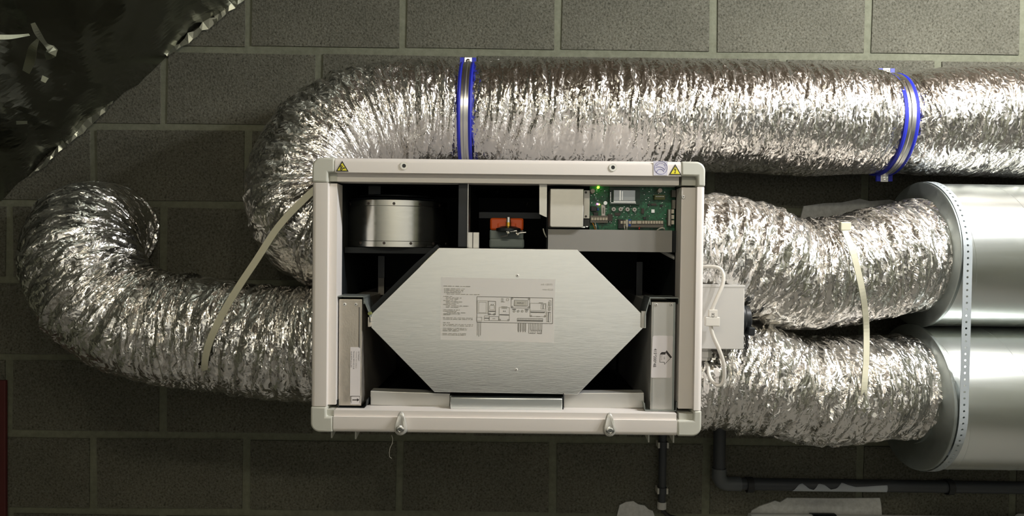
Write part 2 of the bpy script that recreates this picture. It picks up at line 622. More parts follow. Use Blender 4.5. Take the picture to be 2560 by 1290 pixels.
def grid_sheet(name, O, A, B, la, lb, m, parent, seed, step=0.012, amp=0.01, fine=0.003):
    """crumpled foil sheet spanned from O along unit vectors A, B"""
    rng = np.random.default_rng(seed)
    na, nb = int(la / step), int(lb / step)
    a = np.linspace(0, la, na); b = np.linspace(0, lb, nb)
    AA, BB = np.meshgrid(a, b, indexing='ij')
    N = np.cross(A, B)
    big = 997
    h = amp * np.abs(trinoise(AA / 0.16 + 0.5, BB / 0.30 + AA / 0.5, big, rng)) + fine * trinoise(AA / 0.05, BB / 0.07 + AA / 0.2, big, rng)
    X = np.array(O)[None, None] + AA[..., None] * np.array(A) + BB[..., None] * np.array(B) + h[..., None] * N
    V = X.reshape(-1, 3)
    F = [(i * nb + j, (i + 1) * nb + j, (i + 1) * nb + j + 1, i * nb + j + 1) for i in range(na - 1) for j in range(nb - 1)]
    c = (V.min(0) + V.max(0)) / 2
    me = bpy.data.meshes.new(name)
    me.from_pydata([tuple(v) for v in V - c], [], F)
    uvl = me.uv_layers.new(name='UVMap')
    li = np.array([l.vertex_index for l in me.loops])
    uvl.data.foreach_set('uv', np.stack([AA.reshape(-1)[li], BB.reshape(-1)[li]], -1).reshape(-1).astype(np.float32))
    me.materials.append(MATS[m])
    o = link(name, me, c, parent)
    return o


# ================================================================== THE ROOM
CEIL = 2.40
XL, XR, YB = -2.0, 2.25, -2.95
def struct(name, mb, m, parent=None, **k):
    return tag(mb.build(name, m, parent, **k), kind='structure')

struct('floor', MB().box(XL, XR, YB, 0.1, -0.1, 0), 'concrete_floor')
struct('ceiling', MB().box(XL, XR, YB, 0.1, CEIL, CEIL + 0.1), 'timber')
struct('wall_left', MB().box(XL - 0.1, XL, YB, 0.1, 0, CEIL), 'mortar')
struct('wall_right', MB().box(XR, XR + 0.1, YB, 0.1, 0, CEIL), 'mortar')
struct('wall_front', MB().box(XL, XR, YB - 0.1, YB, 0, CEIL), 'white_plaster')
struct('added_dark_board_1', MB().box(XL + .001, XR - .001, YB, YB + .012, 0.0, 0.86), 'added_board_grey')  # unseen board, added so the exchanger plate reflects dark in its lower part
wall = struct('wall_back', MB().box(XL, XR, 0.002, 0.1, 0, CEIL), 'mortar')
wall['label'] = 'grey concrete block wall with pale flush mortar joints behind the ventilation unit'
wall['category'] = 'wall'

# blocks: 0.39 x 0.19 m faces, 10 to 22 mm flush joints
def course_z(k):     # mortar centre line seen at px y=125+193k near x=800
    return P(800, 127, 0).z - 0.2005 * k
bx = P(410, 225, 0).x
protos = []
for k in range(4):
    mb = MB().box(-0.1905, 0.1905, -0.0012, 0.02, -0.0905, 0.0905)
    rr = random.Random(k)
    mb.v = [(x + rr.uniform(-.002, .002), y + (rr.uniform(-.0006, .0006) if y < 0 else 0), z + rr.uniform(-.002, .002)) for x, y, z in mb.v]
    me = bpy.data.meshes.new('concrete_block')
    me.from_pydata(mb.v, [], mb.f)
    me.materials.append(MATS['block'])
    protos.append(me)
for k in range(-4, 9):
    zc = course_z(k) - 0.10
    if zc > CEIL - 0.02 or zc < 0.05: continue
    odd = (k % 2 == 0)
    for i in range(-6, 9):
        xc = bx + 0.2 + i * 0.4 + (0 if odd else 0.218)
        if xc < XL + 0.19 or xc > XR - 0.19: continue
        o = link('concrete_block', random.choice(protos), (xc, random.uniform(-.0006, .0006), zc), wall)

# bare plaster patches left on the blocks
def patch(ppts, y=-0.0045):
    return MB().pprism(ppts, y, 0.0043).build('plaster_patch', 'plaster', wall)
patch([(1868, 1300), (1880, 1277), (1900, 1266), (1925, 1257), (1938, 1252), (1950, 1256), (1968, 1245), (2080, 1246), (2200, 1245), (2203, 1262), (2206, 1300), (2190, 1420), (1900, 1420)])
patch([(1540, 1300), (1549, 1263), (1565, 1255), (1583, 1253), (1596, 1261), (1612, 1264), (1622, 1274), (1632, 1277), (1640, 1300), (1640, 1400), (1540, 1400)])
patch([(1990, 590), (2010, 515), (2060, 508), (2105, 506), (2150, 497), (2175, 503), (2225, 499), (2262, 507), (2270, 590)])

# ================================================================== STAIR SOFFIT (foil faced, upper left)
A0 = P(600, 0, 0.0); B0 = P(75, 440, 0.0)
dl = (B0 - A0); dl.y = 0; dl.normalize()
top = A0 - dl * ((CEIL - 0.01 - A0.z) / -dl.z) if dl.z < 0 else A0
top = A0 + dl * ((A0.z - (CEIL - 0.012)) / -dl.z)
ln = (XL + 0.02 - top.x) / dl.x
nrm = Vector((-dl.z, 0, dl.x)); nrm = nrm if nrm.z < 0 else -nrm     # faces down to the right
sof = thing('stair_soffit', 'sloping underside of stairs faced with dark crumpled foil above the left duct', 'stair', top + dl * ln / 2)
e = MB()
a, b_ = top - nrm * 0.02, top + dl * ln - nrm * 0.02
for p in ((a.x, a.z), (b_.x, b_.z)): pass
e.prism([(a.x, a.z), (b_.x, b_.z), (b_.x - nrm.x * .06, b_.z - nrm.z * .06), (a.x - nrm.x * .06, min(CEIL - .005, a.z - nrm.z * .06))], -1.05, -0.004)
e.build('stair_slab', 'timber', sof)
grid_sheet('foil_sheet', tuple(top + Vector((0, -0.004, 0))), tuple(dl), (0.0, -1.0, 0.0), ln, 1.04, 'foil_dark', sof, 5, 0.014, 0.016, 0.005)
# crumpled hem lying along the wall
def hem(p0, p1, n, w0, w1, seed, y=-0.012):
    rr = random.Random(seed)
    pts, ws, fc = [], [], []
    for i in range(n + 1):
        t = i / n
        p = P(p0[0] + (p1[0] - p0[0]) * t + rr.uniform(-3, 3), p0[1] + (p1[1] - p0[1]) * t + rr.uniform(-3, 3), y + rr.uniform(-.002, .002))
        pts.append(p)
        ws.append((w0 + (w1 - w0) * t) * rr.uniform(.55, 1.3) / 963)
        fc.append((rr.uniform(-.15, .55), -1, rr.uniform(-.1, .6)))
    return MB().ribbon(pts, ws, 0.0015, fc).build('foil_hem', 'hem_foil', sof)
hem((608, -8), (540, 46), 7, 22, 20, 1)
hem((540, 46), (414, 138), 10, 20, 9, 2)
hem((322, 210), (266, 264), 6, 3, 9, 3)
hem((268, 262), (165, 360), 9, 20, 12, 4)
hem((165, 358), (76, 440), 8, 14, 3, 5)
# loose curled flaps of foil
def flap(pp, y, wpx, face, name='foil_flap'):
    pts = [P(a, b, y + dy) for a, b, dy in pp]
    q, _ = spline([list(p) + [w_] for p, w_ in zip(pts, wpx)], 0.006)
    return MB().ribbon([Vector(r[:3]) for r in q], [max(r[3], 1) / sc(y) for r in q], 0.001, face).build(name, 'flap_foil', sof)
FC = (.6, -.95, .05)
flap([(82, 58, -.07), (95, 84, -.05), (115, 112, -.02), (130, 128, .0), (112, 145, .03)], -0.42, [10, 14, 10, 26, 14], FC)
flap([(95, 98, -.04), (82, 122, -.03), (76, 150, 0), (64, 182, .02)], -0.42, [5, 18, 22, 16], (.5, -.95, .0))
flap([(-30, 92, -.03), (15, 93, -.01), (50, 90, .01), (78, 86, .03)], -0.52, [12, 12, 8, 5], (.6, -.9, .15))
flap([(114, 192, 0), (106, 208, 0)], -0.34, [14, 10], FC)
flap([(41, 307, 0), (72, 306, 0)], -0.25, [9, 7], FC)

# ================================================================== THE VENTILATION UNIT
F = -0.574
UB = -0.065            # back of the casing
ux0, ux1, uz0, uz1 = RX(778, 398.5, 1759, 1086, F)
unit = thing('ventilation_unit', 'open cream framed heat recovery ventilation unit hung on the block wall', 'ventilation unit', ((ux0 + ux1) / 2, -0.3, uz0))
ix0, ix1, iz0, iz1 = RX(841, 458.5, 1700, 1027, F + 0.014)     # opening
lx0, lx1 = P(817.5, 742, F).x, P(1739, 742, F).x               # inner edge of the front band
lz1, lz0 = P(1270, 435.5, F).z, P(1270, 1046.5, F).z
ST, FD = 0.014, 0.055                                          # step back of the inner ledge, profile depth
rc = 0.008


def arc(cx, cy, r, a0, a1, n=5):
    return [(cx + r * math.cos(R_(a0 + (a1 - a0) * i / n)), cy + r * math.sin(R_(a0 + (a1 - a0) * i / n))) for i in range(n + 1)]


cxl, cxr = P(836.5, 430, F).x, P(1703, 430, F).x               # where corner blocks end
ctz, cbz = P(800, 456, F).z, P(1745, 1027, F).z
# rails: outline in (y, z) or (x, y)
G = 0.0005
top_prof = arc(F + rc, uz1 - rc, rc, 180, 90) + [(F + FD, uz1), (F + FD, iz1), (F + ST, iz1), (F + ST, lz1), (F, lz1)]
MB().extr(top_prof, 'x', cxl + G, cxr - G).build('frame_rail', 'cream_paint', unit, smooth=True, ang=30)
bot_prof = arc(F + rc, uz0 + rc, rc, 180, 270) + [(F + FD, uz0), (F + FD, iz0), (F + ST * .35, iz0), (F + ST * .35, lz0), (F, lz0)]
MB().extr(bot_prof, 'x', cxl + G, cxr - G).build('frame_rail', 'cream_paint', unit, smooth=True, ang=30)
left_prof = arc(ux0 + rc, F + rc, rc, 270, 180) + [(ux0, F + FD), (ix0, F + FD), (ix0, F + ST), (lx0, F + ST), (lx0, F)]
MB().extr(left_prof, 'z', cbz + G, ctz - G).build('frame_rail', 'cream_paint', unit, smooth=True, ang=30)
right_prof = arc(ux1 - rc, F + rc, rc, 270, 360) + [(ux1, F + FD), (ix1, F + FD), (ix1, F + ST), (lx1, F + ST), (lx1, F)]
MB().extr(right_prof, 'z', cbz + G, ctz - G).build('frame_rail', 'cream_paint', unit, smooth=True, ang=30)


def corner(sx, sz):
    """plastic corner: front L with a round outside corner, and the sunk inner ledge"""
    r = 0.017
    X0 = ux0 if sx < 0 else ux1
    Z0 = uz0 if sz < 0 else uz1
    XE = cxl if sx < 0 else cxr
    ZE = cbz if sz < 0 else ctz
    XI = lx0 if sx < 0 else lx1
    ZI = lz0 if sz < 0 else lz1
    IX = ix0 if sx < 0 else ix1
    IZ = iz0 if sz < 0 else iz1
    cx, cz = X0 - sx * r, Z0 - sz * r
    pts = []
    for i in range(9):
        a = R_(90 * i / 8)
        pts.append((cx + sx * r * math.cos(a), cz + sz * r * math.sin(a)))
    pts += [(XE, Z0), (XE, ZI), (XI, ZI), (XI, ZE), (X0, ZE)]
    o = MB().prism(pts, F - 0.0006, F + FD).build('corner_block', 'corner_plastic', unit, bevel=0.0035, seg=3, smooth=True)
    st = ST if sz > 0 else ST * .5
    MB().box(min(XI, IX), max(XI, IX), F + st - 0.0006, F + FD, min(ZI, IZ), max(ZI, IZ)).build('corner_ledge', 'corner_plastic', o)
    return o


for sx in (-1, 1):
    for sz in (-1, 1):
        corner(sx, sz)

# casing and black lining
yb0 = F + FD
MB().box(ux0 + .002, ux0 + .018, yb0, UB, uz0 + .002, uz1 - .002).build('side_panel', 'cream_paint', unit)
MB().box(ux1 - .018, ux1 - .002, yb0, UB, uz0 + .002, uz1 - .002).build('side_panel', 'cream_paint', unit)
MB().box(ux0 + .018, ux1 - .018, yb0, UB, uz1 - .018, uz1 - .002).build('top_panel', 'cream_paint', unit)
MB().box(ux0 + .018, ux1 - .018, yb0, UB, uz0 + .002, uz0 + .018).build('bottom_panel', 'cream_paint', unit)
MB().box(ux0 + .018, ux1 - .018, UB - .016, UB, uz0 + .018, uz1 - .018).build('back_panel', 'cream_paint', unit)
q = .0185
lin = MB()
lin.box(ux0 + q, ux0 + q + .02, yb0 + .001, UB - .017, uz0 + q, uz1 - q)
lin.box(ux1 - q - .02, ux1 - q, yb0 + .001, UB - .017, uz0 + q, uz1 - q)
lin.box(ux0 + q + .02, ux1 - q - .02, yb0 + .001, UB - .017, uz1 - q - .02, uz1 - q)
lin.box(ux0 + q + .02, ux1 - q - .02, yb0 + .001, UB - .017, uz0 + q, uz0 + q + .02)
lin.box(ux0 + q + .02, ux1 - q - .02, UB - .035, UB - .017, uz0 + q + .02, uz1 - q - .02)
lin.build('black_lining', 'lining', unit)

# wall rail behind it, so that it hangs on the wall
MB().box(ux0 + .06, ux1 - .06, UB, -0.0045, uz1 - .09, uz1 - .05).build('mounting_rail', 'galvanised_dull', unit)
MB().box(ux0 + .06, ux1 - .06, UB, -0.0045, uz0 + .05, uz0 + .09).build('mounting_rail', 'galvanised_dull', unit)

# bushings, rivets, latches
for px in (1010, 1532.5):
    py = 414.5 if px < 1200 else 418.5
    c = P(px, py, F - .0012)
    k = 1 / sc(F)
    o = MB().lathe(c, (0, 1, 0), [(4.8 * k, 0), (9.5 * k, 0), (10.2 * k, .0012), (10.2 * k, .003), (4.8 * k, .003)], 28, close=True).build('bushing', 'bright_steel', unit, smooth=True)
    MB().lathe(c + Vector((0, .0006, 0)), (0, 1, 0), [(4.9 * k, 0), (4.9 * k, .002)], 20).build('bushing_hole', 'black_plastic', o)
c = P(1708.5, 492.5, F + ST - .001)
o = MB().lathe(c, (0, 1, 0), [(1.6 * k, -.0005), (3.5 * k, -.0008), (5 * k, 0), (5 * k, .002)], 20).build('rivet', 'rivet_metal', unit, smooth=True)
MB().lathe(c + Vector((0, -.0007, 0)), (0, 1, 0), [(1.5 * k, 0), (1.5 * k, .001)], 12).build('rivet_hole', 'black_plastic', o)


def latch(px, py):
    """teardrop turn latch: pointed top, round foot with a socket screw"""
    k = 1 / sc(F)
    y = F - .0005
    c0 = P(px, py, y)
    out, inn = [], []
    outline = [(0, -28), (5, -25), (8, -18), (11.5, -4), (15, 8), (15, 18), (12.5, 25), (7, 30), (0, 31.5)]
    outline = [(a * 1.06, b) for a, b in outline]
    outline = outline + [(-a, b) for a, b in outline[-2:0:-1]]
    n = len(outline)
    vs = []
    for lev, (s, dy) in enumerate(((1.0, 0.0), (0.97, -.007), (0.86, -.0115), (0.6, -.0125))):
        for a, b in outline:
            fall = 1.0 if b > 4 else max(.35, 1 - (4 - b) / 48)
            vs.append((c0.x + a * s * k, y + dy * fall, c0.z - (b * s + 4 * (1 - s)) * k))
    fs = [(l * n + i, l * n + (i + 1) % n, (l + 1) * n + (i + 1) % n, (l + 1) * n + i) for l in range(3) for i in range(n)]
    fs += [tuple(range(n - 1, -1, -1)), tuple(range(3 * n, 4 * n))]
    o = MB().add(vs, fs).build('latch', 'latch_grey', unit, smooth=True, ang=50)
    cs = Vector((c0.x, y - .0125, c0.z - 14 * k))
    sc_ = MB().lathe(cs, (0, -1, 0), [(10.5 * k, -.001), (10.5 * k, .0012), (8.5 * k, .002), (5 * k, .002), (4.6 * k, .0004), (0, .0004)], 24).build('latch_screw', 'bright_steel', o, smooth=True)
    return o


latch(1003, 1056)
latch(1523, 1059)

# drop plates under the unit
def gusset(px, py0, py1, dep, back):
    a = P(px, py0, F + .03)
    z0 = P(px, py1, F + .03).z
    m = MB()
    y0 = F + .03
    m.add([(a.x - .0012, y0, uz0 + .001), (a.x + .0012, y0, uz0 + .001), (a.x - .0012, y0, z0), (a.x + .0012, y0, z0),
           (a.x - .0012, y0 + back, uz0 + .001), (a.x + .0012, y0 + back, uz0 + .001)],
          [(0, 1, 3, 2), (0, 4, 5, 1), (2, 3, 5, 4), (0, 2, 4), (1, 5, 3)])
    return m.build('drop_plate', 'corner_plastic', unit)
gusset(829, 1083, 1095, .01, .11)
gusset(889, 1083, 1098, .01, .13)
gusset(1622, 1092, 1106, .01, .13)
gusset(1684, 1092, 1107, .01, .13)

# stickers on the top rail
def warn(px0, py0, px1, ytop, kind):
    """triangle with base px0..px1 at py0"""
    y = F - .0008
    o = MB().pprism([(px0, py0), (px1, py0 + .4), ((px0 + px1) / 2, ytop)], y, .0006).build('warning_sticker', 'ink', unit)
    mx = (px0 + px1) / 2
    h = py0 - ytop
    MB().pprism([(px0 + 4.2, py0 - 2.4), (px1 - 4.2, py0 - 2), (mx, ytop + 5.2)], y - .0003, .0003).build('yellow_field', 'warning_yellow', o)
    if kind == 'bolt':
        yy = y - .0006
        MB().pprism([(mx + .6, py0 - 19.5), (mx - 3.2, py0 - 11.5), (mx + .6, py0 - 12), (mx - .8, py0 - 7), (mx - 2, py0 - 7.4), (mx - .4, py0 - 3), (mx + 1.6, py0 - 7),
                     (mx + .4, py0 - 7), (mx + 2.8, py0 - 14.5), (mx - .6, py0 - 14), (mx + 1.8, py0 - 19.5)], yy, .0003).build('bolt_symbol', 'ink', o)
    else:
        yy = y - .0006
        m = MB().pring(mx - 2.2, py0 - 12, 1.3, 3.2, yy, .0003).pring(mx - 2.2, py0 - 5.6, 1.3, 3.2, yy, .0003)
        m.pprism([(mx + .5, py0 - 8.6), (mx + 3.5, py0 - 10), (mx + 7, py0 - 9.6), (mx + 7, py0 - 7.4), (mx + 3, py0 - 6.6), (mx + 1, py0 - 7.2)], yy, .0003)
        m.build('gear_symbol', 'ink', o)
warn(839.5, 428.5, 871.5, 402, 'gear')
warn(1672.5, 437.2, 1704, 410.5, 'bolt')
y = F - .0008
lg = MB().pprism([(1633.5, 402.5), (1669, 403), (1669, 438.5), (1634, 438.5)], y, .0006).build('round_logo_sticker', 'sticker_clear', unit)
yy = y - .0003
m = MB().pring(1652.3, 419.6, 15.6, 16.4, yy, n=40)
m.pring(1648, 434, 16.2, 17.2, yy, a0=32, a1=125, n=18)
m.pring(1651, 432.5, 9.0, 10, yy, a0=20, a1=175, n=18)
m.build('logo_rings', 'blue_ink', lg)
for i, ch in enumerate('micro-watt'):
    a = 146 - i * 17.6
    text('logo_letter', ch, 1652.3 + 12.2 * math.cos(R_(a)), 419.6 - 12.2 * math.sin(R_(a)), 6.6, yy, 'blue_ink', lg, rot=90 - a)

# ---- fan in the upper left bay
fc = P(992, 560, -0.40)
fr = 0.103
ft, fb = P(992, 499, -0.40 - fr).z, P(992, 618, -0.40 - fr).z
fan = MB().lathe((fc.x, -0.40, fb), (0, 0, 1), [(fr, 0), (fr + .001, .0005), (fr + .001, .011), (fr, .012), (fr, ft - fb - .012), (fr + .001, ft - fb - .011), (fr + .001, ft - fb - .0005), (fr - .006, ft - fb)], 96).build('fan_housing', 'drum_metal', unit, smooth=True)
for k in range(-3, 5):
    for zz in (fb + .0075, ft - .0075):
        a = R_(-90 + k * 28 + (-4 if zz < 1.55 and zz < (fb + ft) / 2 else 6))
        d = Vector((math.cos(a), math.sin(a), 0))
        p = Vector((fc.x, -0.40, zz)) + d * (fr + .0004)
        MB().lathe(p, d, [(.0028, 0), (.0028, .001)], 10).build('fan_tab', 'brown_chip', fan)
MB().lathe((fc.x, -0.40, ft), (0, 0, 1), [(fr * .98, .001), (fr * .96, .004), (fr * .62, .007), (fr * .6, .012), (fr * .1, .014)], 64).build('fan_rotor', 'black_plastic', fan, smooth=True)
MB().tube([(fc.x + math.cos(R_(a)) * fr * .72, -0.40 + math.sin(R_(a)) * fr * .72, ft + .010) for a in range(0, 361, 10)], .0022, 8).build('fan_ring', 'black_sheet', fan, smooth=True)
x0, x1, z0, z1 = RX(919, 462, 952, 490, -0.44)
MB().box(x0, x1, -0.44, -0.41, z0, z1).build('fan_bracket', 'black_sheet', fan, bevel=.002)
MB().box(fc.x - .13, fc.x + .12, -0.5, -0.2, ft + .030, ft + .034).build('fan_mount_plate', 'black_sheet', unit)
# shelf the fan stands on
MB().box(ux0 + .04, P(1150, 600, -0.45).x, -0.49, UB - .036, fb - .012, fb - .001).build('fan_shelf', 'lining', unit)
# left bay column
MB().tube([P(846 + 8, 540, -0.45), P(846 + 8, 615, -0.45)], .006, 12).build('bay_rod', 'black_plastic', unit, smooth=True)

# ---- divider sheet and centre bay
x0, x1, z0, z1 = RX(1146, 459, 1170.5, 617, F + .03)
MB().box(x0, x1 - .0012, F + .031, UB - .036, z0, z1).build('divider_panel', 'black_sheet', unit)
MB().box(x1 - .0012, x1, F + .030, F + .10, z0, z1).build('divider_edge', 'steel', unit)
MB().rx(1168, 581, 1197, 620, F + .05, .02).build('support_plate', 'satin_plate', unit)
MB().rx(1181, 581, 1183, 620, F + .0495, .0006).build('plate_seam', 'ink', unit)
MB().rx(1198, 531, 1352, 546, F + .16, .02).build('cross_bar', 'black_sheet', unit)
for (px, py) in ((1244, 478), (1319, 506)):
    MB().tube([P(px + 3, py - 6, -.35), P(px, py, -.353), P(px - 2, py + 6, -.35)], .0012, 6).build('spring_clip', 'steel', unit)

# ---- damper actuator
act = MB().rx(1225, 545, 1309, 576, F + .115, .05).build('damper_actuator', 'orange', unit, bevel=.004, smooth=True)
MB().rx(1243, 557, 1291, 572, F + .113, .01).build('orange_boss', 'orange', act, bevel=.003)
MB().rx(1224, 574, 1309, 600, F + .119, .05).build('actuator_body', 'actuator_grey', act, bevel=.003)
MB().rx(1223, 596.5, 1311, 621, F + .10, .06).build('actuator_base', 'actuator_grey', act, bevel=.004)
a = P(1271, 568, F + .10)
MB().cyl((a.x, a.y, a.z), (a.x, a.y, P(1271, 543, F + .10).z), 6 / sc(F + .1), n=20).build('actuator_shaft', 'bright_steel', act, smooth=True)
MB().cyl((a.x, a.y, P(1271, 572, F + .1).z), (a.x, a.y, P(1271, 556, F + .10).z), 6.8 / sc(F + .1), n=20).build('brass_sleeve', 'brass', act, smooth=True)
MB().lathe((a.x, a.y + .004, P(1271, 580, F + .10).z), (0, 0, 1), [(.02, 0), (.024, .002), (.024, .007), (.014, .011)], 28).build('shaft_clamp', 'black_plastic', act, smooth=True)
for (p0, p1) in (((1266, 580), (1292, 577)), ((1290, 584), (1315, 581))):
    MB().cyl(P(*p0, F + .085), P(*p1, F + .085), 2.6 / sc(F + .08), n=10).build('clamp_bolt', 'bright_steel', act, smooth=True)
    c = P(p0[0] + 2, p0[1], F + .085)
    MB().cyl(c, c + Vector((.004, 0, .0004)), 5.5 / sc(F + .08), n=6).build('clamp_nut', 'steel', act)
MB().tube([P(1252, 592, F + .09), P(1268, 589, F + .085), P(1274, 580, F + .083), P(1262, 573, F + .09)], 2.2 / sc(F + .08), 8).build('clamp_bow', 'steel', act, smooth=True)

# ---- electronics bay, upper right
MB().pprism([(1348.5, 460), (1367.5, 460), (1367, 543), (1361, 541), (1348.5, 535)], F + .024, .002).build('bay_bracket', 'satin_plate', unit)
x0, x1, z0, z1 = RX(1370, 574.5, 1680, 629, F + .038)
tray = MB().box(x0, x1, F + .038, F + .040, z0, z1).build('electronics_tray', 'grey_paint', unit)
MB().box(x0, x1, F + .040, F + .17, z0, z0 + .002).build('tray_floor', 'grey_paint', tray)
MB().box(x1 + .0004, P(1697, 600, F + .06).x, F + .052, F + .17, z0, z1).build('tray_end', 'lining', tray)
MB().box(x0, P(1697, 600, F + .12).x, F + .115, F + .117, z0, P(1500, 458, F + .1).z).build('board_backplate', 'lining', unit)
# transformer cover
cov = MB()
x0, x1, z0, z1 = RX(1375, 471.5, 1459, 568, F + .030)
r = .004
pts = arc(x0 + r, z0 + r, r, 180, 270) + [(x1, z0), (x1, z1), (x0, z1)]
cov.prism(pts, F + .030, F + .11)
cover = cov.build('transformer_cover', 'satin_plate', unit, bevel=.0012, smooth=True)
fl = MB().rx(1459.5, 476, 1474, 546, F + .058, .002).build('cover_flange', 'satin_plate', cover)
for py in (481, 541):
    MB().disc(1464.8, py, 2.9, F + .0572, .001, 12).build('flange_screw', 'brown_chip', cover)
MB().rx(1459.5, 548, 1474, 566, F + .055, .03).build('transformer_block', 'chip', cover)
MB().rx(1453, 566, 1463, 569.5, F + .050, .004).build('solder_lug', 'solder', cover)
MB().rx(1465, 565, 1470, 568, F + .050, .004).build('solder_lug', 'solder', cover)

# circuit board
BY = F + .070
pcb = MB().rx(1474, 462, 1690, 577, BY, .0016).build('circuit_board', 'pcb_green', unit)
def bxp(name, px0, py0, px1, py1, h, m, bevel=0, parent=None, y=None):
    return MB().rx(px0, py0, px1, py1, (BY if y is None else y) - h, h).build(name, m, parent or pcb, bevel=bevel)
bxp('display_board', 1524, 468, 1600, 512, .010, 'pcb_dark')
bxp('display', 1534, 475, 1588.5, 503, .018, 'lcd', .0006)
bxp('display_edge', 1534, 503, 1589, 505.5, .0175, 'solder')
bxp('display_stripe', 1549, 476, 1552, 501, .0183, 'solder')
bxp('display_stripe', 1555, 478, 1557, 500, .0183, 'solder')
for i in range(7):
    bxp('solder_pad', 1525.5, 481 + i * 3.6, 1527.5, 483 + i * 3.6, .0106, 'solder')
bxp('solder_strip', 1527, 506.5, 1590, 508.2, .0105, 'solder')
for px, py in ((1534.5, 523), (1551.8, 523), (1569, 523.4), (1586.6, 523.8)):
    c = P(px, py, BY - .009)
    k = 1 / sc(BY)
    o = MB().lathe(c, (0, 1, 0), [(2.2 * k, 0), (4.9 * k, 0), (5 * k, .001), (5 * k, .009)], 20).build('push_button', 'sticker_white', pcb, smooth=True)
    MB().lathe(c - Vector((0, .0006, 0)), (0, 1, 0), [(2.2 * k, 0), (2.2 * k, .001)], 14).build('button_cap', 'terminal_grey', pcb)
for px, py in ((1482, 477.5), (1650.5, 476)):
    MB().disc(px, py, 5.4, BY - .016, .016, 20).build('capacitor', 'terminal_cream', pcb, smooth=True)
MB().disc(1513.5, 507.5, 4.8, BY - .010, .010, 14).build('coil', 'solder', pcb, smooth=True)
bxp('relay', 1477.5, 515.5, 1492, 528, .010, 'chip', .0006)
bxp('relay', 1484, 531, 1495.5, 539, .008, 'chip', .0006)
bxp('blue_component', 1493.5, 520, 1497, 526, .006, 'blue_plastic')
bxp('white_label', 1504, 512, 1513, 539, .004, 'sticker_white')
bxp('printed_code', 1506.5, 519, 1510.5, 534, .0042, 'faint_ink')
bxp('chip', 1520.5, 535.5, 1531, 552.5, .009, 'brown_chip')
bxp('chip', 1537, 532, 1551, 539, .003, 'brown_chip')
bxp('chip', 1603.5, 521, 1610, 534, .004, 'brown_chip')
bxp('chip', 1628, 508.5, 1641, 514, .003, 'brown_chip')
bxp('chip', 1619, 509, 1626, 514, .003, 'chip')
bxp('chip', 1650, 511, 1657, 516.5, .004, 'chip')
bxp('chip', 1608.5, 542, 1615.5, 548, .006, 'chip')
bxp('chip', 1567, 477, 1580, 470, .004, 'chip') if False else None
bxp('metal_can', 1628, 523, 1637, 532.5, .004, 'solder', .0005)
bxp('pin_header', 1636.5, 487, 1662.5, 499, .010, 'olive_plastic')
for i in range(6):
    bxp('header_pin', 1640 + i * 3.6, 490.5, 1641.4 + i * 3.6, 492, .0115, 'solder')
bxp('dark_connector', 1680, 475, 1689.5, 493, .014, 'terminal_grey')
bxp('dark_connector', 1681, 500, 1688.5, 522, .012, 'terminal_grey')
# terminal strips
o = bxp('terminal_strip', 1476, 539, 1520, 557, .010, 'terminal_grey')
for i in range(6):
    bxp('terminal', 1478.3 + i * 6.95, 543.8, 1484.2 + i * 6.95, 550.8, .0125, 'terminal_cream', .0004)
bxp('terminal_strip', 1558, 551, 1658.5, 568.5, .010, 'terminal_grey')
bxp('dark_socket', 1546, 548, 1557.5, 571, .012, 'chip')
for px0, px1 in ((1551.5, 1557), (1559, 1564.5), (1572, 1577.5), (1579.2, 1591), (1592.8, 1604), (1605.8, 1611), (1612.4, 1618), (1619.3, 1624.8), (1626, 1631.4), (1632.8, 1638.2), (1639.4, 1645), (1646.4, 1651.5), (1652.8, 1657.6)):
    bxp('terminal', px0, 552.3, px1, 559.5, .0135, 'terminal_cream', .0004)
bxp('white_plug', 1564.6, 549, 1570.4, 566, .0145, 'wire_white', .0004)
bxp('blue_plug', 1571, 548.5, 1577.6, 566, .0115, 'blue_plastic', .0004)
bxp('terminal_strip', 1670, 523, 1678, 565, .012, 'terminal_grey')
bxp('strip_cover', 1671.5, 524, 1675, 563, .0135, 'grey_plastic')
for i in range(3):
    bxp('terminal', 1679, 523.5 + i * 13.6, 1685.5, 534 + i * 13.6, .0135, 'terminal_cream', .0005)
MB().disc(1612, 545.5, 2, BY - .001, .001, 10).build('mounting_hole', 'chip', pcb)
MB().disc(1665, 546.5, 2, BY - .001, .001, 10).build('mounting_hole', 'chip', pcb)
MB().disc(1496, 468.2, 3.0, BY - .010, .006, 14).build('green_lamp', 'led_green', pcb)
MB().disc(1494, 510, 2.2, BY - .004, .004, 12).build('pink_lamp', 'led_pink', pcb)
MB().disc(1498.3, 511, 1.9, BY - .004, .004, 12).build('orange_lamp', 'led_orange', pcb)
# tiny soldered components, too small to pick apart
rr = random.Random(3)
ms, md = MB(), MB()
for i in range(330):
    px, py = rr.uniform(1477, 1666), rr.uniform(470, 566)
    if 1522 < px < 1602 and 466 < py < 514: continue
    if rr.random() < .45 and px > 1600 and py < 500: continue
    ww, hh = rr.choice(((1.6, .9), (.9, 1.6), (1.2, 1.2), (2.4, 1.0)))
    (ms if rr.random() < .42 else md).rx(px, py, px + ww, py + hh, BY - .0012, .0012)
tag(ms.build('solder_joints', 'solder', pcb), kind='stuff')
tag(md.build('small_components', 'brown_chip', pcb), kind='stuff')
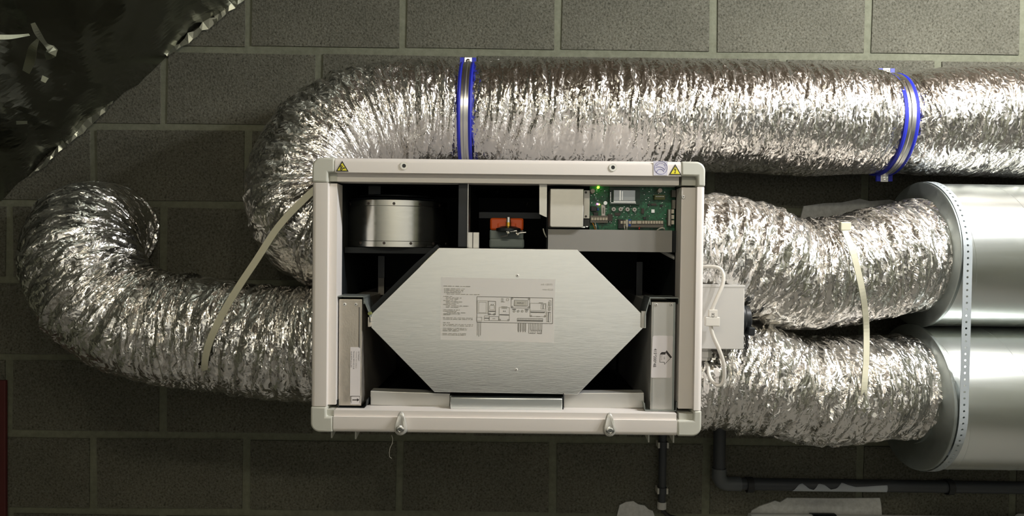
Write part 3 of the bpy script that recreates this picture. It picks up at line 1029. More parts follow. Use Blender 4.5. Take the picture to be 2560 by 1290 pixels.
# wires
def wire(name, pts, r, m, parent=pcb):
    q_, _ = spline([list(P(*p)) for p in pts], .004)
    return MB().tube([Vector(v) for v in q_], r, 8).build(name, m, parent, smooth=True)
wire('wire', [(1481, 556, BY - .006), (1484, 563, BY - .016), (1489, 576, BY - .01)], .0010, 'wire_orange')
wire('wire', [(1487, 556, BY - .006), (1489.5, 563, BY - .018), (1491, 576, BY - .01)], .0010, 'wire_white')
wire('wire', [(1491, 556, BY - .006), (1494, 564, BY - .016), (1497, 576, BY - .01)], .0010, 'wire_teal')
wire('wire', [(1562, 560, BY - .008), (1561, 568, BY - .016), (1562.5, 577, BY - .012)], .0010, 'wire_white')
wire('wire', [(1567, 560, BY - .013), (1567.5, 568, BY - .018), (1566, 577, BY - .012)], .0011, 'wire_white')
wire('wire', [(1600, 568, BY - .008), (1597.5, 571, BY - .018), (1599, 576, BY - .012)], .0010, 'wire_red')
wire('wire', [(1643, 576.5, BY - .020), (1648, 572, BY - .024), (1656, 569.5, BY - .026), (1661, 572, BY - .024), (1660, 577, BY - .018)], .0014, 'wire_white')
wire('wire', [(1688, 508, BY), (1692, 512, BY - .004), (1698, 524, BY)], .0010, 'wire_teal')
# loose cables in the bays
wire('bay_cable', [(1358, 572, F + .06), (1361, 583, F + .055), (1366, 593, F + .06)], .0012, 'wire_white', unit)
wire('bay_cable', [(1652, 626, F + .09), (1672, 637, F + .075), (1690, 646, F + .07), (1712, 660, F + .07)], .0042, 'gland_grey', unit)
# bay posts behind the exchanger
for a in ((945, 640, 961, 738), (1591, 655, 1606, 742)):
    MB().rx(*a, -.36, .02).build('bay_post', 'black_sheet', unit)
MB().rx(946, 695, 960, 737, -.365, .004).build('bay_post_cap', 'terminal_grey', unit)

# ---- bottom sheet metal
MB().pprism([(926, 977.5), (1125, 984), (1124, 1018.5), (926, 1012.5)], F + .045, .03).build('sill_plate', 'filter_metal', unit, bevel=.001)
MB().pprism([(1409, 983), (1610, 982), (1611, 1020), (1409, 1023)], F + .045, .03).build('sill_plate', 'filter_metal', unit, bevel=.001)
MB().rx(1125.5, 995, 1406, 1025, F + .024, .03).build('drip_tray_front', 'galvanised_smooth', unit, bevel=.002, smooth=True)
MB().rx(1125.5, 991, 1407, 995, F + .040, .02).build('drip_tray_seam', 'galvanised_dull', unit)
MB().rx(1407.2, 983, 1409, 1024, F + .030, .02).build('sill_edge', 'black_sheet', unit)

# ---- switch box, knob and glands on the right flank
BX0 = ux1
x0, x1, z0, z1 = RX(1765, 713, 1861, 874, -0.45)
sb = MB().box(BX0 - .001, x1, -0.45, -0.36, z0, z1).build('switch_box', 'light_grey_box', unit, bevel=.002, seg=2, smooth=True)
MB().box(BX0 - .001, x1 + .0008, -0.4505, -0.437, z1 - .005, z1 + .0008).build('lid_edge', 'light_grey_box', sb, bevel=.0008)
zc = (P(1874, 757, -0.41).z + P(1874, 836, -0.41).z) / 2
kn = MB().lathe((x1, -0.405, zc), (1, 0, 0), [(.033, 0), (.033, .008), (.030, .010), (.028, .012)], 36).build('switch_rosette', 'black_plastic', sb, smooth=True)
MB().lathe((x1 + .012, -0.405, zc), (1, 0, 0), [(.026, 0), (.026, .009), (.022, .0115)], 24).build('switch_knob', 'black_plastic', sb, smooth=True, ang=25)
MB().box(x1 + .012, x1 + .0235, -0.445, -0.365, zc - .031, zc - .014).build('knob_grip', 'black_plastic', sb, bevel=.002)


def gland(pxa, pya, axis, y, big=1.0):
    c = P(pxa, pya, y)
    ax = Vector(axis)
    o = MB().lathe(c, ax, [(.0155 * big, 0), (.0155 * big, .008), (.0135 * big, .010), (.0135 * big, .018), (.010 * big, .021), (.004, .021)], 6 if big < 1 else 24).build('cable_gland', 'gland_grey', unit, smooth=True)
    return o
GY = -0.455
gc = P(1764, 667, GY); gc.x = BX0
o = MB().lathe((BX0 - .001, GY + .02, gc.z), (1, 0, 0), [(.016, 0), (.016, .012), (.014, .014), (.0135, .024), (.008, .028), (.003, .028)], 24).build('cable_gland', 'gland_grey', unit, smooth=True)
MB().lathe((BX0 - .001, GY + .02, P(1770, 626, GY).z), (1, 0, 0), [(.012, 0), (.012, .008), (.009, .011)], 20).build('blanking_plug', 'black_plastic', unit, smooth=True)
zb = z0 - .001
g2 = P(1771, 880, GY)
o2 = MB().lathe((g2.x, GY + .03, zb), (0, 0, -1), [(.013, 0), (.013, .004), (.015, .005), (.015, .016), (.012, .019), (.012, .024), (.004, .025)], 6).build('cable_gland', 'gland_grey', unit)
# loop of cable between the glands (hangs on the unit, can be pulled out)
cab = thing('power_cable', 'pale grey cable looping between two glands beside the switch box', 'cable', P(1790, 800, -0.47))
pts = [(BX0 + .026, GY + .02, gc.z)] + [tuple(P(*p)) for p in ((1795, 669, GY - .002), (1808, 686, GY - .008), (1807, 710, GY - .012), (1795, 740, GY - .014), (1780, 775, GY - .014), (1776, 805, GY - .014), (1782, 838, GY - .014),
      (1797, 872, GY - .014), (1808, 905, GY - .012), (1811, 940, GY - .008), (1805, 960, GY - .004), (1793, 964, GY), (1780, 953, GY + .01), (1772, 935, GY + .02), (1770, 915, GY + .028))] + [(g2.x, GY + .03, zb - .024)]
q_, _ = spline([list(p) for p in pts], .006)
MB().tube([Vector(v) for v in q_], .0038, 12).build('cable_sheath', 'cable_white', cab, smooth=True)
bxc = P(1776, 800, GY - .018)
MB().box(bxc.x - .010, bxc.x + .018, GY - .021, GY - .010, bxc.z - .012, bxc.z + .006).build('cable_clip', 'cable_white', cab, bevel=.0015)
text('clip_print', 'CE', 1783, 788, 9, GY - .0215, 'ink', cab, rot=-90)
MB().box(bxc.x - .0035, bxc.x + .013, GY - .0212, GY - .012, bxc.z + .006, bxc.z + .020).build('cable_tag', 'cable_white', cab, bevel=.0006)
wire_pts = [(1884, 806, -0.40), (1900, 815, -0.39), (1930, 824, -0.36), (1975, 831, -0.34), (2030, 830, -0.33)]

# thread hanging from the underside
th = MB().tube([P(979, 1088, F + .02), P(982, 1097, F + .02), P(981, 1108, F + .02), P(975, 1120, F + .02), P(973, 1132, F + .02), P(974, 1142, F + .02), P(979, 1146, F + .02)], .0005, 6).build('lint_thread', 'lint')
tag(th, 'thin pale thread dangling below the lower left rail of the unit', 'thread')

# ================================================================== HEAT EXCHANGER
EY = F + .030
hexpx = [(1098, 619.5), (1443, 624), (1611, 791), (1611, 817), (1444, 986), (1086, 980), (928, 819), (928, 786)]
hx = thing('heat_exchanger', 'galvanised hexagonal heat exchanger cassette filling the centre of the open unit', 'heat exchanger', P(1270, 985, EY))
hp = [P(a, b, EY) for a, b in hexpx]
cxm = sum(p.x for p in hp) / 8; czm = sum(p.z for p in hp) / 8
MB().prism([(p.x, p.z) for p in hp], EY, EY + .012).build('front_plate', 'galvanised', hx, bevel=.0006, seg=2)
ins = [((p.x - cxm) * .985 + cxm, (p.z - czm) * .985 + czm) for p in hp]
MB().prism(ins, EY + .0125, EY + .40).build('core', 'black_sheet', hx)
# insulation strip along the upper left edge
MB().pprism([(1098, 618), (1093, 611), (1040, 657), (918, 778), (927, 786)], EY + .013, .05).build('edge_seal', 'lining', hx)
for px, py in ((1293.5, 689), (1290.5, 924.5)):
    c = P(px, py, EY - .0012)
    o = MB().lathe(c, (0, 1, 0), [(1.6 / 1340, 0), (3.4 / 1340, .0002), (4.2 / 1340, .0012)], 16).build('plate_screw', 'rivet_metal', hx, smooth=True)
    MB().lathe(c - Vector((0, .0002, 0)), (0, 1, 0), [(1.5 / 1340, 0), (1.5 / 1340, .0006)], 10).build('screw_socket', 'ink', o)
# wiring leaflet
PY = EY - .0007
lab = MB().pprism([(1103, 693), (1388.5, 698), (1384.5, 857), (1101, 849.5)], PY, .0005).build('wiring_leaflet', 'paper', hx)
KZ = 310 / 2222
def Lp(zx, zy): return 1090 + zx * KZ, 690 + zy * KZ
ink, fnt = MB(), MB()
IY = PY - .0003
rr = random.Random(11)
rows = [(140, 635, 178), (150, 520, 226), (150, 510, 250), (150, 495, 273), (150, 455, 295), (195, 780, 321), (135, 290, 364), (180, 480, 388), (180, 405, 411), (135, 365, 436), (180, 475, 459), (180, 410, 484),
        (135, 360, 507), (180, 590, 532), (180, 410, 557), (135, 435, 603), (135, 370, 628), (195, 540, 653), (135, 430, 674), (135, 255, 692), (130, 655, 745), (130, 660, 769), (130, 250, 834), (130, 665, 863), (130, 665, 888),
        (125, 565, 932), (125, 550, 956), (125, 425, 979), (120, 540, 1027), (120, 545, 1051)]
for zx0, zx1, zy in rows:
    x = zx0
    while x < zx1:
        wd = min(rr.choice((18, 30, 44, 62, 80)), zx1 - x)
        yo = (x - zx0) * .020
        a = Lp(x, zy + yo); b = Lp(x + wd, zy + yo + wd * .02)
        fnt.stroke(*a, *b, rr.choice((1.1, 1.4, 1.6)), IY)
        x += wd + rr.choice((10, 14, 22))
def zl(a, b, c, d, wz=5, t=None): (t or ink).stroke(*Lp(a, b), *Lp(c, d), wz * KZ, IY)
def zrect(a, b, c, d, wz=4, t=None):
    s_ = .02
    zl(a, b, c, b + (c - a) * s_, wz, t); zl(c, b + (c - a) * s_, c - 2, d + (c - a) * s_, wz, t); zl(c - 2, d + (c - a) * s_, a - 2, d, wz, t); zl(a - 2, d, a, b, wz, t)
zrect(735, 368, 2092, 826, 6)
zrect(745, 440, 935, 665, 3, fnt); zrect(770, 465, 905, 655, 3, fnt)
zrect(940, 450, 1070, 690, 6); zl(945, 630, 1065, 632, 14); zrect(965, 525, 1050, 600, 3, fnt)
zrect(730, 735, 825, 800, 4, fnt); zrect(870, 712, 955, 795, 4, fnt); zl(868, 754, 955, 756, 12)
zrect(960, 725, 1125, 795, 4); zl(1015, 762, 1062, 764, 8, fnt)
zrect(1135, 560, 1320, 795, 4, fnt); zl(1138, 692, 1312, 697, 14); zl(1170, 548, 1280, 551, 9, fnt); zl(1180, 577, 1275, 580, 9, fnt)
zrect(1350, 385, 1680, 568, 4); zrect(1405, 432, 1645, 535, 4)
for a, b in ((1366, 405), (1670, 412), (1366, 555), (1665, 560), (960, 680), (1045, 684), (1145, 786), (1297, 788), (1702, 715), (1952, 720)):
    px, py = Lp(a, b); ink.pring(px, py, 1.6, 2.4, IY, n=14)
for a, b in ((990, 512), (1024, 513), (1212, 630), (1240, 631)):
    px, py = Lp(a, b); ink.pring(px, py, 0.05, 1.2, IY, n=10)
zl(1370, 594, 1435, 596, 12); zl(1592, 600, 1660, 602, 12)
for a in (1403, 1475, 1548, 1622):
    px, py = Lp(a, 628); fnt.pring(px, py, 1.6, 3, IY, n=14)
zrect(1688, 485, 1975, 722, 4, fnt); zl(1695, 645, 1950, 650, 13); zrect(1700, 615, 1950, 655, 3, fnt); zrect(1888, 505, 1965, 588, 4, fnt); zl(1922, 508, 1922, 590, 9)
zl(1845, 476, 1920, 478, 8, fnt); zl(1795, 724, 1865, 726, 10, fnt)
zrect(2015, 470, 2040, 620, 4, fnt); zrect(2030, 440, 2065, 525, 4, fnt); zrect(2030, 555, 2060, 610, 4, fnt)
zrect(1985, 645, 2050, 820, 4, fnt); zl(2015, 650, 2012, 825, 12); zl(2020, 650, 2058, 652, 8)
zrect(1460, 755, 1915, 810, 4); zl(1458, 792, 1915, 801, 13)
for i in range(1, 16): zl(1460 + i * 28.5, 757, 1459 + i * 28.5, 795, 3, fnt)
for a, b in ((745, 1065), (773, 1085), (803, 1065)): zl(a, 815, a - 4, b, 5)
for a in (1472, 1487, 1513, 1528, 1557, 1572, 1595, 1610): zl(a, 845, a - 2, 985, 5)
for a in (1480, 1520, 1564, 1602): zl(a, 985, a - 2, 1003, 9)
for a in (1668, 1698, 1728, 1755, 1783): zl(a, 850, a - 3, 970 if a > 1670 else 1025, 5)
for a in (1815, 1843, 1870, 1900): zl(a, 852, a - 3, 970 if a < 1895 else 1030, 5)
for a in (1695, 1725, 1752, 1780): zl(a, 970, a + 24, 975, 4); zl(a + 22, 972, a, 1022, 4)
for a in (1812, 1840, 1868): zl(a, 970, a + 20, 975, 4); zl(a + 18, 972, a + 4, 1028, 4)
zl(1665, 1026, 1780, 1028, 5); zl(1812, 1029, 1897, 1032, 5)
for i in range(4): zl(1170, 400 + i * 18, 1212, 401 + i * 18, 5, fnt)
zl(1170, 462, 1238, 464, 6, fnt); zrect(1268, 402, 1305, 440, 4, fnt)
ink.build('leaflet_drawing', 'drawing_ink', lab)
fnt.build('leaflet_print', 'faint_ink', lab)
MB().pprism([Lp(1408, 434), Lp(1628, 438), Lp(1626, 534), Lp(1406, 530)], IY + .00005, .0002).build('display_shade', 'satin_plate', lab)
text('leaflet_word', 'DISPLAY', *Lp(1515, 486), 4.6, IY - .0002, 'ink', lab, rot=1)
text('leaflet_number', 'oid: 120171', *Lp(1985, 152), 6.2, IY, 'faint_ink', lab, rot=1)
text('leaflet_number', 'vmsn 02.2.0', *Lp(2003, 243), 5.6, IY, 'faint_ink', lab, rot=1)

# ================================================================== FILTERS AND THEIR HOLDERS
def holder(pts, y, wmm=.0016, dep=.06):
    m = MB()
    q_ = [P(a, b, y) for a, b in pts]
    vs = []
    n = len(q_)
    for i, p in enumerate(q_):
        t = (q_[min(i + 1, n - 1)] - q_[max(i - 1, 0)]).normalized()
        nn = Vector((-t.z, 0, t.x)) * wmm / 2
        for s_ in (-1, 1):
            for yy in (y, y + dep): vs.append((p.x + nn.x * s_, yy, p.z + nn.z * s_))
    fs = []
    for i in range(n - 1):
        A, B = i * 4, i * 4 + 4
        fs += [(A, B, B + 2, A + 2), (A + 1, A + 3, B + 3, B + 1), (A, A + 1, B + 1, B), (A + 2, B + 2, B + 3, A + 3)]
    fs += [(0, 2, 3, 1), ((n - 1) * 4, (n - 1) * 4 + 1, (n - 1) * 4 + 3, (n - 1) * 4 + 2)]
    return m.add(vs, fs)
HY = F + .022
holder([(842, 741), (908, 742), (911, 752), (924, 785), (925, 806)], HY).build('filter_holder', 'galvanised_dull', unit)
holder([(909, 744), (910, 760)], HY, .0014).build('filter_holder', 'galvanised_dull', unit)
holder([(842, 1000), (843, 1014), (848, 1019), (910, 1020), (915, 1014), (916, 1000)], HY).build('filter_holder', 'black_sheet', unit)
MB().disc(923.5, 784, 4.2, HY - .001, .01, 16).build('holder_catch', 'olive_plastic', unit)
MB().rx(920, 793, 926, 817, HY, .012).build('holder_catch', 'zinc_yellow', unit)
holder([(1697, 760), (1696, 745), (1625, 744.5), (1613, 789), (1612, 818)], HY).build('filter_holder', 'galvanised_dull', unit)
holder([(1625, 746), (1625.5, 762)], HY, .0014).build('filter_holder', 'galvanised_dull', unit)
holder([(1611, 1008), (1613, 1026), (1690, 1027), (1692, 1005)], HY).build('filter_holder', 'galvanised_dull', unit)
MB().rx(1604, 778, 1615, 820, HY + .002, .01).build('holder_catch', 'satin_plate', unit)

FY = F + .026
x0, x1, z0, z1 = RX(846.5, 748, 904.5, 1015, FY)
fl1 = thing('air_filter', 'slim zinc framed air filter with an arrow label in the left slot of the unit', 'filter', ((x0 + x1) / 2, FY, z0))
MB().box(x0, x1, FY, FY + .40, z0, z1).build('filter_frame', 'zinc_yellow', fl1, bevel=.0012)
MB().rx(898.5, 768, 901, 870, FY - .0007, .0008).build('frame_seam', 'steel', fl1)
MB().rx(896.8, 768, 898.4, 870, FY - .0004, .0006).build('frame_groove', 'brown_chip', fl1)
for px in (861, 889.5):
    c = P(px, 761, FY - .0012)
    o = MB().lathe(c, (0, 1, 0), [(1.6 / 1345, 0), (3.6 / 1345, .0002), (4.4 / 1345, .0012)], 16).build('rivet', 'rivet_metal', fl1, smooth=True)
    MB().lathe(c - Vector((0, .0002, 0)), (0, 1, 0), [(1.5 / 1345, 0), (1.5 / 1345, .0006)], 10).build('rivet_hole', 'ink', o)
LB = FY - .0006
sl = MB().rx(875.5, 868, 900.5, 991, LB, .0005).build('filter_label', 'sticker_white', fl1)
MB().rx(876, 990, 901, 1011, LB, .0005).build('arrow_label', 'sticker_white', fl1)
TY = LB - .0002
text('label_print', 'ULTRAPLEAT', 897.2, 878, 4.6, TY, 'ink', sl, rot=91, align='LEFT', sx=.92)
text('label_print', 'Customers Ref: 53046221', 891.2, 879, 4.4, TY, 'faint_ink', sl, rot=91, align='LEFT', sx=.92)
text('label_print', 'Size (mm): 200 X 415 X 48', 885, 878, 4.4, TY, 'ink', sl, rot=91, align='LEFT', sx=.92)
text('label_print', 'Grade EN779 2012: [F7]', 878.6, 878, 4.4, TY, 'ink', sl, rot=91, align='LEFT', sx=.92)
m = MB()
for a in ((876.5, 990.8, 899.5, 990.8), (899.5, 990.8, 899.5, 1008), (878, 991, 878, 1008), (876.2, 991, 876.2, 1004)): m.stroke(*a, .7, TY)
m.stroke(881, 999.8, 893, 999.8, 2.2, TY)
m.pprism([(892.5, 995.8), (898.5, 999.8), (892.5, 1003.8)], TY, .0002)
m.build('arrow_print', 'ink', fl1)

x0, x1, z0, z1 = RX(1627, 755.5, 1687.5, 1026, FY)
fl2 = thing('air_filter', 'slim grey air filter labelled 415*200*48 in the right slot of the unit', 'filter', ((x0 + x1) / 2, FY, z0))
MB().box(x0, x1, FY, FY + .40, z0, z1).build('filter_frame', 'filter_metal', fl2, bevel=.0012)
MB().rx(1682, 757, 1686.5, 1024, FY - .0006, .0007).build('frame_seam', 'galvanised_dull', fl2)
MB().rx(1631, 757, 1632, 1024, FY - .0004, .0005).build('frame_groove', 'galvanised_dull', fl2)
for px in (1641, 1678):
    c = P(px, 762, FY - .0016)
    o = MB().lathe(c, (0, 1, 0), [(1.5 / 1345, 0), (3.2 / 1345, .0002), (4 / 1345, .0012)], 16).build('rivet', 'rivet_metal', fl2, smooth=True)
    MB().lathe(c - Vector((0, .0002, 0)), (0, 1, 0), [(1.4 / 1345, 0), (1.4 / 1345, .0006)], 10).build('rivet_hole', 'ink', o)
LB = FY - .0008
def rrect(px0, py0, px1, py1, r, lean):
    pts = []
    for (cx, cy, a0) in ((px1 - r, py0 + r, -90), (px1 - r, py1 - r, 0), (px0 + r, py1 - r, 90), (px0 + r, py0 + r, 180)):
        for i in range(5):
            a = R_(a0 + 90 * i / 4)
            yy_ = cy + r * math.sin(a)
            pts.append((cx + r * math.cos(a) - (yy_ - py0) * lean, yy_))
    return pts
sl = MB().pprism(rrect(1632, 839.5, 1683, 944.5, 4, .045), LB, .0006).build('filter_label', 'sticker_white', fl2)
TY = LB - .0002
text('label_print', '415*200*48', 1637.2, 894.5, 10.2, TY, 'ink', sl, rot=92, sx=.95)
m = MB()
T = lambda zx, zy: (1620 + zx * 75 / 806, 830 + zy * 120 / 1290)
def pl(pts, wpx=.8):
    for a, b in zip(pts[:-1], pts[1:]): m.stroke(*T(*a), *T(*b), wpx, TY)
pl([(465, 600), (330, 598), (315, 808), (442, 812), (446, 870), (605, 705), (478, 545), (462, 600)], .9)
m.pprism([T(478, 535), T(500, 490), T(648, 680), T(605, 705)], TY, .0002)
m.pprism([T(330, 598), T(330, 580), T(370, 540), T(456, 540), T(478, 520), T(465, 600)], TY, .0002)
m.build('flow_arrow', 'ink', sl)
text('label_print', 'AIR', *T(437, 698), 4.8, TY, 'faint_ink', sl, rot=92)
text('label_print', 'FLOW', *T(365, 690), 4.8, TY, 'faint_ink', sl, rot=92)

# ================================================================== FOIL DUCTS
def xw(x, z, y, r): return [x, y, z, r]
# upper duct, runs along the wall and turns back into the unit
zt = P(2400, 305, -.15).z
ctrl = [xw(XR - .01, P(2560, 306, -.15).z, -.15, .128), xw(1.7, P(2560, 306, -.15).z, -.15, .128)] + pc([
    (2560, 306, -.15, .129), (2400, 303, -.152, .127), (2300, 308, -.152, .123), (2235, 312, -.152, .113), (2160, 308, -.152, .122), (2050, 302, -.152, .131), (1850, 294, -.152, .131), (1600, 287, -.152, .129), (1400, 285, -.152, .127),
    (1250, 284, -.152, .124), (1165, 283, -.152, .113), (1080, 284, -.155, .121), (980, 291, -.17, .124), (890, 315, -.20, .124), (810, 362, -.235, .122), (762, 432, -.265, .120), (752, 505, -.285, .119), (782, 562, -.30, .118), (835, 586, -.305, .117), (862, 590, -.305, .115)])
d1 = thing('foil_duct', 'long insulated foil duct running along the top and curling back into the unit', 'duct', P(1300, 284, -.152))
def topfun(h, SS, TH, b):
    L = SS.max()
    straight = np.clip((L - 0.62 - SS) / 0.12, 0, 1)
    return h * (1 - .55 * straight)
foil_tube('foil_jacket', ctrl, 21, 'foil_fine', d1, fold=1.25, fine=1.0, rib=.8, fun=topfun)
# lower left duct
d2 = thing('foil_duct', 'crumpled foil duct leaving the lower left of the unit and hooking back into the wall', 'duct', P(450, 830, -.33))
ctrl = pc([(872, 862, -.335, .117), (820, 862, -.335, .118), (760, 864, -.335, .120), (690, 858, -.335, .120), (610, 845, -.335, .115), (530, 832, -.335, .115), (430, 824, -.335, .115), (335, 801, -.335, .117), (260, 750, -.325, .118), (214, 684, -.30, .119), (201, 622, -.245, .119), (222, 584, -.165, .117), (252, 572, -.085, .114), (282, 572, -.012, .112)])
foil_tube('foil_jacket', ctrl, 34, 'foil', d2, fold=1.35, fine=1.0, rib=1.1, skew=1.2)
# upper right duct
d3 = thing('foil_duct', 'foil duct linking the upper right of the unit to the upper spiral duct', 'duct', P(2000, 690, -.28))
ctrl = pc([(1680, 624, -.31, .121), (1780, 624, -.31, .122), (1880, 652, -.305, .124), (1960, 682, -.292, .122), (2040, 687, -.275, .119), (2120, 670, -.25, .121), (2210, 651, -.215, .124), (2280, 643, -.19, .127)]) + [xw(.935, P(2290, 641, -.18).z, -.18, .127)]
foil_tube('foil_jacket', ctrl, 47, 'foil', d3, fold=1.15, fine=1.1, rib=.9)
# lower right duct
d4 = thing('foil_duct', 'foil duct linking the lower right of the unit to the lower spiral duct', 'duct', P(2000, 970, -.28))
ctrl = pc([(1680, 930, -.31, .118), (1780, 931, -.31, .118), (1880, 944, -.305, .117), (1960, 966, -.292, .113), (2040, 976, -.275, .113), (2120, 972, -.25, .116), (2200, 968, -.215, .116), (2270, 968, -.19, .114)]) + [xw(.93, P(2285, 968, -.18).z, -.18, .114)]
foil_tube('foil_jacket', ctrl, 58, 'foil', d4, fold=1.3, fine=1.0, rib=1.6, pitch=.052)
# collars on the casing flanks
for (px, py, sx) in ((868, 588, -1), (868, 862, -1), (1682, 624, 1), (1682, 930, 1)):
    c = P(px, py, -.31)
    X = ux0 + .002 if sx < 0 else ux1 - .002
    MB().lathe((X, -.31, c.z), (sx, 0, 0), [(.095, -.001), (.095, .04), (.092, .04), (.092, -.001)], 40, close=True).build('duct_collar', 'galvanised_dull', unit, smooth=True)

# ================================================================== SPIRAL DUCTS
def spiral(X0, py, label, rs):
    r = .1655
    yc = -.182
    c = P(2300, py, yc)
    t = thing('spiral_duct', label, 'duct', (X0 + .5, yc, c.z - r))
    prof = [(r, 0.0)]
    x = .10
    n = 128
    MB().lathe((X0, yc, c.z), (1, 0, 0), [(r, 0), (r, XR - .005 - X0), (r - .002, XR - .005 - X0), (r - .002, 0)], n, close=True).build('duct_shell', 'galvanised_smooth', t, smooth=True)
    # helical lock seam standing slightly proud
    pts = []
    turns = int((XR - .02 - X0) / .14)
    for i in range(int(turns * 48) + 1):
        a = 2 * math.pi * i / 48 + 2.2
        pts.append((X0 + .012 + .14 * i / 48, yc + math.cos(a) * (r + .0001), c.z + math.sin(a) * (r + .0001)))
    MB().tube(pts, .0005, 6).build('lock_seam', 'galvanised_smooth', t, smooth=True)
    MB().lathe((X0, yc, c.z), (1, 0, 0), [(rs, -.002), (r + .0005, -.002), (r + .003, 0), (r + .003, .006), (r - .0025, .006), (r - .0025, .0), (rs, .0)], n, close=True).build('end_cap', 'galvanised_dull', t, smooth=True, ang=40)
    MB().lathe((X0, yc, c.z), (1, 0, 0), [(rs, -.05), (rs, .002), (rs - .0015, .002), (rs - .0015, -.05)], 64, close=True).build('spigot', 'galvanised_dull', t, smooth=True)
    MB().lathe((X0 - .006, yc, c.z), (1, 0, 0), [(rs + .008, -.003), (rs + .008, .004), (rs, .004), (rs, -.003)], 64, close=True).build('spigot_flange', 'galvanised_dull', t, smooth=True)
    return Vector((X0, yc, c.z)), r
S1, r1 = spiral(.948, 637, 'upper of two smooth galvanised spiral ducts entering at right', .112)
S2, r2 = spiral(.941, 990, 'lower of two smooth galvanised spiral ducts entering at right', .100)

# perforated strap round both
st = thing('perforated_strap', 'perforated metal strap wrapped around the two spiral duct ends', 'strap', Vector((.962, S1.y - r1, (S1.z + S2.z) / 2)))
path = []
R0 = r1 + .0045
for a in range(20, 181, 4): path.append((S1.y + R0 * math.cos(R_(a)), S1.z + R0 * math.sin(R_(a))))
for k in range(1, 12): path.append((S1.y - R0, S1.z + (S2.z - S1.z) * k / 12))
for a in range(180, 341, 4): path.append((S2.y + R0 * math.cos(R_(a)), S2.z + R0 * math.sin(R_(a))))
path = np.array(path)
L = np.concatenate([[0], np.cumsum(np.linalg.norm(np.diff(path, axis=0), axis=1))])
pit, hw, hr = .0135, .0095, .0024
m = MB()
ncell = int(L[-1] / pit)
def mp(u, v):
    lean = .958 + .004 * (1 - u / L[-1])
    return (lean + v, np.interp(u, L, path[:, 0]), np.interp(u, L, path[:, 1]))
for i in range(ncell):
    u0 = (i + .5) * pit
    h = pit / 2
    outer = [(-h, -hw), (0, -hw), (h, -hw), (h, 0), (h, hw), (0, hw), (-h, hw), (-h, 0)]
    vs = [mp(u0 + a, b) for a, b in outer] + [mp(u0 + hr * math.cos(R_(-135 + 45 * k)), hr * math.sin(R_(-135 + 45 * k))) for k in range(8)]
    m.add(vs, [(k, (k + 1) % 8, 8 + (k + 1) % 8, 8 + k) for k in range(8)])
o = m.build('strap_band', 'strap_metal', st)
md_ = o.modifiers.new('thick', 'SOLIDIFY'); md_.thickness = .0009; md_.offset = 0

# ================================================================== CLAMPS WITH BLUE LINING
def clamp(px, py, yc, r, label):
    c = P(px, py, yc)
    t = thing('pipe_clamp', label, 'clamp', (c.x, yc, c.z - r))
    n = 72
    lean = -.012
    MB().lathe(c, (1, 0, lean), [(r, -.0085), (r + .0035, -.0085), (r + .0035, -.003), (r + .005, -.0015), (r + .005, .0015), (r + .0035, .003), (r + .0035, .0085), (r, .0085)], n, close=True).build('clamp_band', 'steel', t, smooth=True)
    for s_ in (-1, 1):
        a, b = (-.0165, -.0085) if s_ < 0 else (.0085, .0165)
        MB().lathe(c, (1, 0, lean), [(r - .002, a), (r + .003, a), (r + .0045, (a + b) / 2), (r + .003, b), (r - .002, b)], n, close=True).build('rubber_lining', 'clamp_blue', t, smooth=True)
    for s_ in (1, -1):
        zz = c.z + s_ * (r + .008)
        lug = MB().box(c.x - .009, c.x + .009, yc - .004, yc - .001, zz - .010, zz + .010).build('clamp_lug', 'steel', t, bevel=.001)
        MB().box(c.x - .019, c.x - .0095, yc - .004, yc + .001, zz - .009, zz + .009).build('lug_lining', 'clamp_blue', lug)
        MB().box(c.x + .0095, c.x + .019, yc - .004, yc + .001, zz - .009, zz + .009).build('lug_lining', 'clamp_blue', lug)
        MB().lathe((c.x, yc - .004, zz), (0, -1, 0), [(.0055, 0), (.0055, .003), (.003, .0045)], 14).build('clamp_screw', 'bright_steel', lug, smooth=True)
    MB().cyl((c.x, yc + r + .004, c.z), (c.x, -.003, c.z), .004, n=12).build('wall_stud', 'steel', t)
    return c
c1 = clamp(1169, 286, -.152, .1165, 'blue lined steel clamp around the top duct above the unit')
c2 = clamp(2212, 313, -.152, .1165, 'blue lined steel clamp around the top duct near the spiral ducts')

# cable ties
def tie(name, pts, wd, label, head):
    t = thing('cable_tie', label, 'cable tie', P(*pts[len(pts) // 2]))
    q_, _ = spline([list(P(*p)) for p in pts], .008)
    MB().ribbon([Vector(v) for v in q_], wd, .0022, (0, -1, 0)).build('tie_strap', 'tie_nylon', t)
    if head:
        h = P(*head)
        MB().box(h.x - .011, h.x + .011, h.y - .008, h.y + .004, h.z - .009, h.z + .009).build('tie_head', 'tie_nylon', t, bevel=.002)
    return t
tie('left', [(845, 430, -.37), (800, 465, -.415), (770, 489, -.425), (700, 562, -.445), (640, 652, -.46), (600, 712, -.468), (562, 775, -.473), (532, 835, -.473), (518, 875, -.462), (512, 910, -.445), (512, 935, -.42), (516, 960, -.37)], .0135,
    'long yellowed nylon cable tie slanting across the two left ducts', None)
tie('right', [(2107, 560, -.362), (2112, 577, -.372), (2135, 640, -.395), (2154, 720, -.395), (2163, 780, -.375), (2166, 830, -.362), (2165, 900, -.372), (2161, 960, -.382), (2158, 1000, -.375), (2156, 1040, -.34), (2156, 1075, -.27)], .0125,
    'yellowed nylon cable tie around the two right ducts', (2111, 566, -.366))
